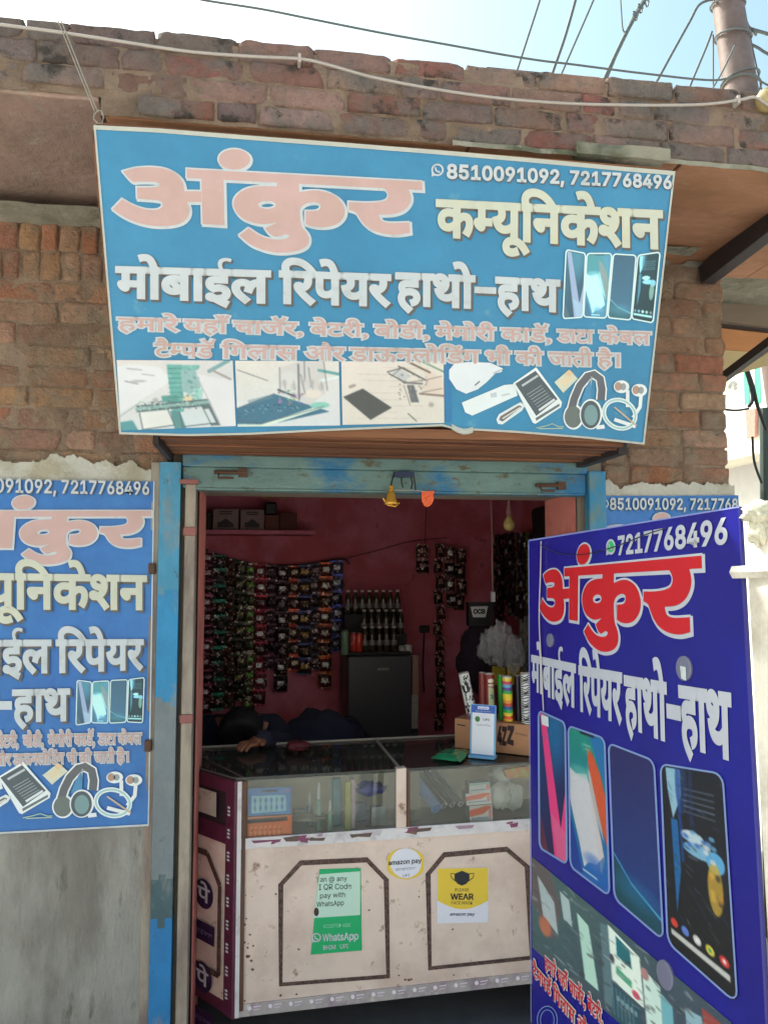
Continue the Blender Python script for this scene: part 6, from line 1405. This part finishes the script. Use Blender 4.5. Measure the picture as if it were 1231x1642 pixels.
for s_,el,wr in ((-1,(x-.27,y-.10,.88),(x-.16,y-.12,.66)),(1,(x+.25,y-.10,.90),(hand.x+.05,hand.y+.05,ztop+.028))):
    a = len(nodes); nodes += [((x+s_*.17,y+.0,.96),.062),(el,.045),(wr,.028)]; edges += [(2,a),(a,a+1),(a+1,a+2)]; sh_n[s_] = a
    W_ = Vector(wr); tgt = (Vector((hand.x-.02,hand.y-.02,ztop+.018)) if s_ == 1 else W_+Vector((.06,-.07,-.01))); d1 = (tgt-W_).normalized(); sd_ = d1.cross(Vector((0,0,1))).normalized()
    pm = len(nodes); nodes.append((tuple(W_+d1*.05),(.036,.016))); edges.append((a+2,pm))
    for f_,(o_,L_) in enumerate(((-.027,.062),(-.009,.072),(.009,.068),(.027,.054))):
        q0 = W_+d1*.075+sd_*o_; q1 = q0+d1*L_*.5+Vector((0,0,.006)); q2 = q0+d1*L_*.9+Vector((0,0,-.012)); k0 = len(nodes); nodes += [(tuple(q0),.0095),(tuple(q1),.0085),(tuple(q2),.0075)]; edges += [(pm,k0),(k0,k0+1),(k0+1,k0+2)]
    q0 = W_+d1*.03-sd_*.03*s_; q1 = q0+d1*.035-sd_*.02*s_; k0 = len(nodes); nodes += [(tuple(q0),.012),(tuple(q1),.009)]; edges += [(pm,k0),(k0,k0+1)]
for s_ in (-1,1):
    a = len(nodes); nodes += [((x+s_*.10,y+.08,.56),.085),((x+s_*.13,y-.10,.52),.062),((x+s_*.13,y+.02,.14),.042),((x+s_*.13,y-.10,.095),.035)]; edges += [(0,a),(a,a+1),(a+1,a+2),(a+2,a+3)]
skin_mesh('body', nodes, edges, M_skin, T)
b = MB(); n_ = 22     # hair cap
vs = []
fwdv = Vector((0,-.85,-.5)).normalized(); hc = hd0+Vector((0,.01,0))
for j in range(n_+1):
    for i in range(2*n_):
        th_, ph = PI*j/n_, PI*i/n_; d = Vector((math.sin(th_)*math.cos(ph),math.sin(th_)*math.sin(ph),math.cos(th_)))
        face = max(0, d.dot(fwdv)-.45); k = 1+.07*noise.noise(d*6)+.03*noise.noise(d*16)-face*1.1
        vs.append(hc+Vector((d.x*.094,d.y*.112,d.z*.102))*k)
b.add(vs,[(j*2*n_+i,j*2*n_+(i+1)%(2*n_),(j+1)*2*n_+(i+1)%(2*n_),(j+1)*2*n_+i) for j in range(n_) for i in range(2*n_)]); b.build('hair',M_hair,T,smooth=True)
sn = [((x,y+.10,.58),(.175,.13)),(spi,(.155,.125)),(che,(.175,.125)),((x+.02,y-.045,.985),(.08,.075))]; se = [(0,1),(1,2),(2,3)]
for s_ in (-1,1):
    a = sh_n[s_]; k0 = len(sn); sn += [(nodes[a][0],.08),(nodes[a+1][0],.06),(tuple(Vector(nodes[a+1][0])*-.12+Vector(nodes[a+2][0])*1.12),.036)]; se += [(2,k0),(k0,k0+1),(k0+1,k0+2)]
skin_mesh('shirt', sn, se, M_shirt, T)
tn = [((x,y+.10,.56),(.165,.12))]; te = []
for s_ in (-1,1): k0 = len(tn); tn += [((x+s_*.10,y+.08,.55),.105),((x+s_*.13,y-.10,.52),.082),((x+s_*.13,y+.01,.18),.064)]; te += [(0,k0),(k0,k0+1),(k0+1,k0+2)]
skin_mesh('trousers', tn, te, M_trou, T)
T = thing('stool','low wooden stool under the bowed person','stool',(x,y+.1,FLOOR)); b = MB(); b.box((x-.17,y-.06,.43),(x+.17,y+.26,.46)); b.build('seat',M_wood,T,bevel=.004)
for sx in (-.14,.14):
    for sy in (-.03,.23): b = MB(); b.box((x+sx-.015,y+sy-.015,FLOOR),(x+sx+.015,y+sy+.015,.43)); b.build('leg',M_wood,T)
b = MB(); lumpy(b, PY(520,1195,3.9), .22,.15,.17,12.,amp=.3); single('cloth_heap','dark blue cloth heap behind the counter beside the fridge','cloth',b,mat('dark_blue_cloth',(32,32,54),.95,bump=.5,bs=14),smooth=True)
b = MB(); q_ = PY(520,1195,3.9); b.box((q_.x-.25,3.78,FLOOR),(q_.x+.25,4.08,q_.z-.1)); single('low_crate','dark crate carrying the cloth heap behind the counter','crate',b,mat('dark_crate',(40,34,36),.8),bevel=.01)
b = MB(); q_ = PZ(480,1207,ztop+.02)+Vector((0,.12,0)); lumpy(b, q_, .045,.03,.02,31.,amp=.3); single('maroon_pouch','small maroon pouch at the back edge of the counter glass','pouch',b,mat('maroon_cloth',(80,20,28),.7),smooth=True)

# ================================================================== OUTSIDE, RIGHT AND ABOVE
NB = 3.25
def wallpoly(name, pts, Y, th, m, parent):
    b = MB(); b.slab([PY(x,y,Y) for x,y in pts], (0,th,0)); return b.build(name, m, parent)
T = thing('side_canopy','brick and timber canopy end beyond the pier, at the right edge','canopy',tuple(PY(1200,600,NB)))
b = MB(); pA = Plane((0,NB,0),(0,-1,0),(1,0,0)); u0,_v = pA.uv(1135,450); z0_ = PY(1200,478,NB).z; 
rows(b, pA, u0, u0+.9, z0_, ZS-.006, .075, .21, PAL_W, h=.01, seed=77); b.box((u0,NB+.005,z0_-.004),(u0+.9,NB+.2,ZS)); b.build('brick_band', M_brick, T, smooth=True)
wallpoly('concrete_beam',[(1146,476),(1300,486),(1300,530),(1146,514)],NB-.06,.3,mat('grey_beam',(128,112,98),.8,var=.15,vs_=9,stretch=(.4,2,2)),T)
wallpoly('painted_beam_shadow',[(1146,514),(1300,530),(1300,538),(1146,521)],NB-.03,.2,M_dark,T)  # dark strip put in as the shade under the beam
wallpoly('timber_panel',[(1146,521),(1300,538),(1300,570),(1146,559)],NB,.2,mat('orange_timber',(186,128,84),.7,g=1.1,var=.25,vs_=6,stretch=(.5,3,3)),T)
wallpoly('plaster_panel',[(1146,559),(1300,570),(1300,500),(1234,556),(1160,612),(1146,612)][0:0] or [(1146,559),(1290,569),(1240,556+4),(1160,610),(1146,610)],NB+.01,.2,mat('buff_plaster',(186,168,130),.85,g=1.1,var=.12,vs_=8),T)
P1, P2 = PY(1156,608,D+.3), PY(1300,500,D-.25); b = MB(); s_ = Vector((.02,.02,0)); t_ = Vector((0,0,.018)); b.hexa([P1-s_-t_,P1+s_-t_,P1+s_+t_,P1-s_+t_,P2-s_-t_,P2+s_-t_,P2+s_+t_,P2-s_+t_]); b.build('rafter', M_dark, T)
# far sunlit building
FX = 6.6
T = thing('white_building','sunlit white building down the lane beyond the brick pier','building',(FX+2,10.5,0))
M_wb = mat('bright_limewash',(216,212,202),.85,g=1.1,var=.08,vs_=1.2,bump=.2,bs=12)
b = MB(); b.box((FX,7.0,0),(FX+5,15,7.6)); b.build('wall', M_wb, T)
q = [PX(x,y,FX) for x,y in ((1150,742),(1215,716))]; zsl_ = PX(1200,740,FX).z
b = MB(); b.box((FX-.55,7.2,zsl_-.05),(FX-.003,15,zsl_+.07)); b.build('balcony_slab', mat('cream_slab',(206,200,184),.85,var=.15,vs_=4), T)
b = MB(); b.box((FX-.06,8.3,zsl_-1.5),(FX-.003,15,zsl_-.05)); b.build('grey_dado', mat('pale_grey_paint',(190,186,186),.8,var=.1), T)
b = MB(); FP = Plane((FX,0,0),(-1,0,0),(0,-1,0)); put(b, FP, 'e', [(1168,614),(1181,610),(1168,628),(1181,625)], .01, .03, head=float(glyphs('e')[0][:,1].max())); b.build('lettering', mat('grey_letter',(110,110,112),.6), T)
wp = [PX(x,y,FX-.02) for x,y in ((1199,658),(1215,655),(1214,700),(1201,704))]; b = MB(); b.slab(wp,(-.04,0,0)); b.build('window', mat('pinkish_shutter',(176,120,110),.6,var=.3,vs_=20), T)
T = thing('striped_awning','green and white striped cloth awning high on the lane','awning',tuple(PX(1210,600,5.2)))
for k in range(7):
    x0_ = 1191+k*9; b = MB(); P = [PX(x0_+1.5*k*0,565-k*2,5.2),PX(x0_+9,563-k*2,5.2),PX(x0_+10,646,5.0),PX(x0_+2,650,5.0)]; b.slab(P,(.01,0,0)); b.build('cloth_stripe', mat('awning_green',(40,150,110),.7,g=1.1) if k%2 == 0 else mat('awning_grey',(180,186,190),.7), T)
b = MB(); b.tube([PY(1227,655,5.0),PY(1229,900,5.0),Vector((PY(1229,900,5.0).x,5.0,0))],.04,12); single('lane_pole','dark green pole at the right edge, in front of the white building','pole',b,mat('dark_green_pole',(44,60,58),.5,var=.2))
for k,(pts,lb) in enumerate((([(1196,588),(1207,620),(1214,650),(1228,690)],'black cable crossing in front of the striped awning'),([(1185,560),(1203,618),(1206,640),(1200,652)],'short black cable looping below the awning'),([(1206,700),(1209,740),(1221,775)],'thin black cable sagging by the grey wall'),([(1158,656),(1180,658),(1200,655)],'thin grey line strung across the white wall'))):
    cord('street_cable', lb, pts, .012 if k < 2 else .008, M_black, Y=4.6)
T = thing('roadside_sign','shop sign board of yellow, green and red behind the white post','sign',tuple(PY(1226,960,3.4)))
for nm,ya,yb,c in (('yellow_panel',935,985,(214,206,60)),('green_panel',985,1005,(110,160,70)),('red_panel',1005,1050,(190,40,40)),('lower_panel',1050,1120,(206,200,196))):
    b = MB(); b.slab([PY(1217,ya,3.4),PY(1300,ya-4,3.4),PY(1300,yb-4,3.4),PY(1217,yb,3.4)],(0,.03,0)); b.build(nm,mat(nm+'_paint',c,.5,g=1.1),T)
b = MB(); a_ = PY(1224,1120,3.42); b.box((a_.x-.02,3.41,0),(a_.x+.02,3.44,a_.z)); b.build('sign_post', M_rust, T)
# rag over the top corner of the signboard
b = MB(); pr = PTR+fwd*.03
pr += fwd*.012; lumpy(b, pr+Vector((0,0,-.018)), .024,.022,.018,50.,amp=.6,n=14); lumpy(b, pr+Vector((0,0,-.04)), .016,.016,.026,52.,amp=.5,n=12)
single('white_rag','crumpled white rag over the top corner of the standing signboard','rag',b,mat('white_cloth',(206,200,180),.9,g=1.1,bump=.6,bs=60,var=.1),smooth=True)
# strings on the signboard
cord('tie_string','pale string hanging down the left side of the signboard',[SP.at(x,y,.006) for x,y in ((871,868),(870,920),(868,990),(871,1060),(875,1140))],.0014,mat('pale_thread'))
cord('tie_wire','thin wire sagging across the top of the signboard',[SP.at(x,y,.008) for x,y in ((871,874),(890,884),(920,890),(960,886),(1005,872),(1045,856),(1072,848))],.0011,M_black)
# white cable along the parapet, strings, wires, pole
YC = YF-.035
cord('white_cable','off white cable sagging along the brick parapet from edge to edge',[PY(x,y,YC) for x,y in ((-80,30),(0,39),(100,52),(200,67),(300,82),(400,90),(480,94),(520,102),(600,124),(700,143),(800,157),(900,165),(1000,168),(1100,168),(1150,165),(1190,159),(1212,156),(1240,172),(1300,180))],.0042,M_whitecab)
for x,y in ((480,94),(1183,160)): b = MB(); p=PY(x,y,YC); b.box(tuple(p-Vector((.004,.006,.012))),tuple(p+Vector((.004,.02,.012)))); single('cable_clip','pale clip holding the white cable, '+('left of the centre' if x<600 else 'near the right end'),'clip',b,M_whitecab)
cord('tie_string','left strand of twine from parapet to banner corner',[PY(93,32,YC),PY(118,95,YC-.01),PY(152,178,YC-.02)],.0018,mat('twine',(150,140,128),.9))
cord('tie_string','right strand of twine from parapet to banner corner',[PY(98,32,YC),PY(124,98,YC-.012),PY(157,180,YC-.02)],.0018,mat('twine'))
b = MB(); p = PY(158,187,YC-.022); b.tube([p+Vector((.012*math.cos(a),-.004*math.sin(2*a),.018*math.sin(a))) for a in [i*.9 for i in range(12)]],.002,5); single('twine_knot','looped twine knot at the top left corner of the banner','knot',b,mat('twine'))
M_wire = mat('weathered_wire',(96,100,100),.6)
Wd = 6.5
WIRES = [([(300,-8),(330,0),(420,14),(500,30),(611,52),(712,70),(745,76),(812,88),(870,97),(913,102),(1039,118),(1145,128),(1195,118),(1231,136),(1290,160)],.009,2.6,'thick kinked wire running over the roof from upper left to the pole'),
 ([(872,-30),(865,0),(829,112),(815,160)],.011,Wd,'leftmost of the thin wires slanting up to the pole top'),
 ([(928,-30),(922,0),(905,60),(883,124),(870,170)],.015,Wd,'second slanting wire, slightly thicker and bowed'),
 ([(962,-30),(951,0),(897,125),(880,170)],.010,Wd,'third slanting wire close to the thicker one'),
 ([(1050,-30),(1032,2),(1005,50),(968,128),(950,170)],.020,Wd,'thick twisted bundle of wires slanting down behind the parapet'),
 ([(1040,-20),(1028,4),(1010,36),(972,128),(955,170)],.009,Wd,'thin wire hugging the twisted bundle'),
 ([(994,-10),(996,20),(998,45),(1002,52)],.007,Wd,'short loose wire end curling left of the bundle'),
 ([(1150,-4),(1122,6),(1105,35),(1080,80),(1050,135),(1030,170)],.013,Wd,'wire tied to the pole sloping down to the left'),
 ([(1141,50),(1132,75),(1105,140),(1095,170)],.011,Wd,'lower wire from the pole, steep and close to it'),
 ([(1143,55),(1143,90),(1143,150)],.008,Wd,'vertical wire hanging just left of the pole'),
 ([(1190,10),(1197,38),(1205,46),(1231,54),(1290,74)],.017,Wd,'knotted wire leaving the pole to the right'),
 ([(1198,68),(1215,76),(1231,86),(1280,110)],.014,Wd,'plain wire leaving the pole to the right, lower down'),
 ([(1199,40),(1206,75),(1222,148)],.007,Wd,'thin wire dropping steeply right of the pole'),
 ([(1178,72),(1160,110),(1150,128),(1143,140)],.008,Wd-.3,'thin wire looped across the front of the pole')]
for pts,r,Y_,lb in WIRES: cord('overhead_wire', lb, pts, r*(1 if Y_ > 5 else .42), M_wire, 'overhead wires', Y=Y_)
T = thing('utility_pole','leaning pinkish metal pole behind the parapet at the top right','pole',(PY(1190,150,Wd).x,Wd,0))
pa, pb2 = PY(1191,170,Wd), PY(1160,-40,Wd); dr = (pb2-pa); base_ = pa-dr*(pa.z/dr.z)
b = MB(); b.tube([base_,pa,pb2,pb2+dr*.6],[.19,.155,.135,.12],20); b.build('pole_shaft', mat('pinkish_painted_steel',(128,108,104),.5,var=.18,vs_=5,c2=(104,84,80),c2s=2,metal=.1), T, smooth=True)
for k,(y,rr_) in enumerate(((8,.155),(128,.170),(140,.172),(60,.165))):
    c_ = PY(1165+ (y*.165), y, Wd); b = MB(); b.tube([c_+Vector((rr_*math.cos(a),rr_*math.sin(a),.03*math.sin(a+k*2))) for a in [2*PI*i/20 for i in range(21)]],.010,6); b.build('wire_loop', M_wire, T)
b = MB(); c_ = PY(1180,20,Wd-.02); b.box((c_.x+.02,Wd-.2,PY(1180,70,Wd).z),(c_.x+.10,Wd-.02,PY(1180,-30,Wd).z+.3)); b.build('dark_backing_strip', mat('blue_black_strip',(50,58,90),.5), T) if False else None
for x,y in ((1203,46),(1210,50),(1196,42)):
    b = MB(); p = PY(x,y,Wd); b.tube([p+Vector((.03*math.cos(a),.02*math.sin(a*1.3),.035*math.sin(a))) for a in [i*.7 for i in range(10)]],.009,5); b.build('wire_knot', M_wire, T)
for x,y in ((1036,2),(1026,12),(1018,24)):
    b = MB(); p = PY(x,y,Wd); b.tube([p+Vector((.028*math.cos(a),.02*math.sin(a*1.3),.05*math.sin(a))) for a in [i*.8 for i in range(9)]],.008,5); b.build('wire_knot', M_wire, T)
p = PY(1229,161,YC+.02); T = thing('yard_bulb','round pale golden bulb clipped at the end of the white cable','bulb',tuple(p))
b = MB(); lz = [(.0005,-.034),(.02,-.03),(.033,-.012),(.034,.004),(.026,.022),(.014,.032)]; b.lathe(p,lz,20,M=Matrix.Rotation(math.radians(70),3,'Y')); b.build('glass_bulb', mat('golden_glass',(160,140,96),.15,g=1.1,coat=.6), T, smooth=True)
b = MB(); b.lathe(p,[(.015,.032),(.016,.05),(.010,.06)],12,M=Matrix.Rotation(math.radians(70),3,'Y')); b.build('bulb_cap', M_alu, T)
b = MB(); b.lathe(p,[(.034,-.004),(.037,0),(.034,.004)],20,M=Matrix.Rotation(math.radians(70),3,'Y')); b.build('bulb_rim', mat('dark_olive_rim',(90,84,40),.5), T)
